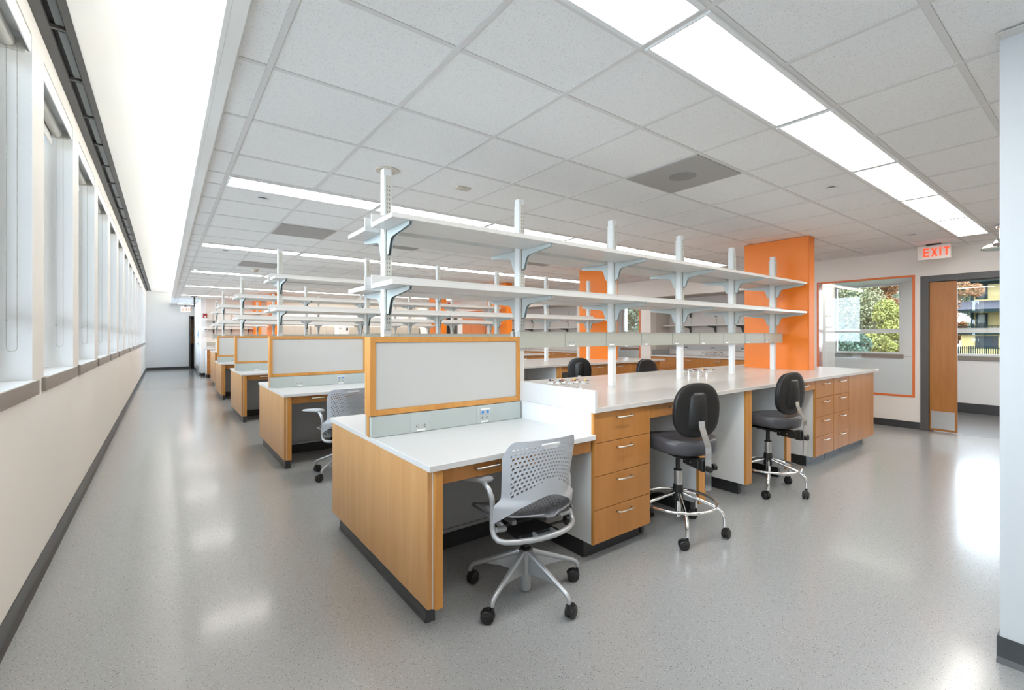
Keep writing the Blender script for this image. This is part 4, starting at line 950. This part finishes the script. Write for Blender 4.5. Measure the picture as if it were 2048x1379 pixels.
    for z_, k in lv:
        b = z_-.842
        for p, dd in prof: vs.append((p*(.75+.25*k), -.222+.30*p*p+.10*b*b-.06*b+dd*k, z_))
    fs = [(i*4+j, i*4+j+1, i*4+5+j, i*4+4+j) for i in range(len(lv)-1) for j in range(3)]+[(3, 2, 1, 0), tuple(range(len(vs)-4, len(vs)))]
    m.add(vs, fs).build('back_rib', M['blackp'], t, True)
    t.location = (x, y, 0); t.rotation_euler.z = rz
    return t
S0 = lab_stool(2.760, 1.80, math.radians(-24), math.radians(-40), 'black stool with a chrome foot ring at the first knee space, nearest island')
S0.name = 'lab_stool'
spin(dup(S0, (4.112, 1.82, 0), math.radians(-12), 'black stool turned sideways at the third knee space, nearest island'), 40)
dup(S0, (4.60, 4.54, 0), math.radians(-45), 'black stool seen from behind at the second island, right of the divider')
dup(S0, (4.86, 3.46, 0), math.radians(165), 'black stool tucked at the rear side of the nearest island')

# ================================================================== outside
struct('ground', MB().box(XE+1, 90, -40, 90, -.4, -.3), M['grass'], 'green lawn outside the building')
struct('ground', MB().box(-60, XL-.35, -40, 70, -.4, -.3), M['bounce'], 'unseen pale ground bouncing neutral light outside the window wall')  # unseen ground, coloured pale and neutral for the light it bounces indoors
import numpy as np
def tree(x, y, h, r, m, lab, n=5200, low=.25):
    t = thing('tree', (x, y, -.3), lab, 'tree'); rnd = random.Random(int(x*7+y*13+h)); R = np.random.RandomState(int(x*7+y*13+h))
    MB().tube([(x, y, -.3), (x+.1, y, h*.3), (x-.1, y+.1, h*.7)], [.13, .10, .05], 8).build('trunk', M['bark'], t, True)
    K = 30; n = int(n*11)
    bl = np.array([(rnd.gauss(0, r*.40), rnd.gauss(0, r*.40), h*low+(h*(1-low))*(q_+.5)/K, r*rnd.uniform(.26, .46)) for q_ in range(K)])
    k = R.randint(0, K, n); d = R.normal(size=(n, 3)); d /= np.linalg.norm(d, axis=1)[:, None]
    c = np.array([x, y, 0])+bl[k, :3]+d*(bl[k, 3]*R.uniform(.62, 1.05, n))[:, None]
    a = R.normal(size=(n, 3)); a /= np.linalg.norm(a, axis=1)[:, None]; b = np.cross(a, R.normal(size=(n, 3))); b /= np.linalg.norm(b, axis=1)[:, None]
    z = (R.uniform(.024, .048, n)*(1+x/60))[:, None]; a *= z; b *= z*.6
    v = np.stack([c-a, c-b, c+a, c+b], 1).reshape(-1, 3)-np.array([x, y, -.3])
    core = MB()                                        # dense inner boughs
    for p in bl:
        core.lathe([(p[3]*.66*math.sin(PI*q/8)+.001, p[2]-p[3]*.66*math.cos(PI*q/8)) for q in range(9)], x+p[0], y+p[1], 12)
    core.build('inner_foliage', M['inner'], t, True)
    me = bpy.data.meshes.new('foliage'); me.vertices.add(4*n); me.vertices.foreach_set('co', v.ravel()); me.loops.add(4*n); me.loops.foreach_set('vertex_index', np.arange(4*n))
    me.polygons.add(n); me.polygons.foreach_set('loop_start', np.arange(0, 4*n, 4)); me.materials.append(m); me.update(calc_edges=True)
    o = bpy.data.objects.new('foliage', me); COL.objects.link(o); o.parent = t
tree(27, 8.3, 12, 2.6, M['leaf1'], 'large olive green tree filling the left of the hall window view', 9000, .02)
tree(24, 5.7, 2.5, .8, M['leaf3'], 'bright yellow-green tree at the right of the hall window view', 3500, .05)
tree(35, 8.6, 14, 2.8, M['leaf5'], 'tall blue-green tree behind the yellow-green one', 6000, .05)
tree(29, 7.0, 8.0, .8, M['leaf4'], 'narrow orange autumn tree between the green trees', 3500, .35)
tree(21, 6.75, 1.5, .9, M['leaf2'], 'low dark green shrub below the olive tree', 3500, 0)
tree(46, 12.5, 17, 5, M['leaf1'], 'distant olive green tree behind the blue-green one', 6000, .02)
tree(44, 8.2, 5.0, 1.6, M['leaf4'], 'low orange shrubby tree near the lawn', 2500, .05)
tree(63, 10.5, 2.6, 1.0, M['leaf4'], 'orange autumn tree to the left of the yellow house', 2500, .1)
tree(72, 12.4, 12, 2.6, M['leaf5'], 'distant blue-green tree beside the yellow house roof', 4000, .1)
tree(20, 16, 7, 2.4, M['leaf5'], 'pale green tree beyond the window behind the second island', 3000, .1)
# yellow house
H = thing('house', (57, 3, -.3), 'yellow clapboard house with grey roofs, dark green trim and a porch', 'house')
hx = 55; yl = 7.75
m = MB()
m.box(hx, hx+10, -9, yl, -.3, 5.9)
z = 2.2
while z < 5.8: m.box(hx-.02, hx, -9, yl, z, z+.015); z += .17
m.build('wall', M['hyel'], H)
MB().prism([(hx-1.0, 5.85), (hx-1.0, 6.05), (hx+5, 9.8), (hx+11, 6.05), (hx+11, 5.85)], 1, -10, yl+.9).build('roof', M['hroof'], H)
MB().box(hx-.06, hx-.0201, yl-.16, yl+.02, -.3, 5.9).box(hx-.1, hx-.0201, -9, yl, 5.6, 5.84).box(hx-1.02, hx-.98, -10, yl+.9, 5.80, 6.02).build('trim', M['htrim'], H)
MB().prism([(hx-2.6, 3.32), (hx-2.6, 3.45), (hx-.021, 4.25), (hx-.021, 3.32)], 1, -9, yl+.9).build('porch_roof', M['hroof'], H)
MB().box(hx-2.65, hx-2.6, -9, yl+.9, 3.18, 3.46).build('porch_fascia', M['htrim'], H)
for y in (yl+.55, yl-.9-1.9, yl-3.9): MB().box(hx-2.45, hx-2.33, y-.06, y+.06, 1.55, 3.31).build('porch_post', M['hyel'], H); 
p = MB().box(hx-2.5, hx-.021, -9, yl+.6, 1.40, 1.55); p.build('porch_floor', M['htrim'], H)
r_ = MB().box(hx-2.44, hx-2.38, -8.9, yl+.5, 2.06, 2.12); y = yl+.4
while y > 1: r_.box(hx-2.43, hx-2.39, y-.02, y+.02, 1.55, 2.06); y -= .16
r_.build('railing', M['htrim'], H)
for (a, b, c, d) in ((6.88, 7.36, 4.5, 5.50), (6.88, 7.36, 1.7, 3.1), (3.6, 4.4, 4.5, 5.50), (3.6, 4.4, 1.7, 3.1)):
    f = MB().box(hx-.08, hx-.0202, a-.12, b+.12, c-.1, d+.1).build('window_frame', M['htrim'], H); MB().box(hx-.1, hx-.081, a, b, c, d).build('pane', M['hwin'], f); MB().box(hx-.105, hx-.1005, a+.04, b-.04, c+(d-c)*.5, d-.03).build('curtain', M['hcurt'], f)
for (a, b) in ((5.9, 7.2), (3.8, 5.4)):
    f = MB().box(hx-2.26, hx-2.2001, a, b, .35, 1.3).build('basement_window', M['hwin'], H)
MB().box(hx-2.2, hx-.021, -9, yl+.3, -.3, 1.395).build('foundation', M['hyel'], H)
# picket fence
t = thing('picket_fence', (46, 3, -.3), 'dark green picket fence in front of the yellow house', 'fence')
f = MB().box(46, 46.05, -6, 10, -.1, -.04).box(46, 46.05, -6, 10, .40, .46); y = 9.9
f.build('rail', M['htrim'], t); f = MB()
while y > 2: f.box(45.95, 45.995, y-.025, y+.025, -.3, .58); y -= .11
o = f.build('picket', M['htrim'], t); o['kind'] = 'stuff'
# left of the building: pale trees beyond the window wall are not seen
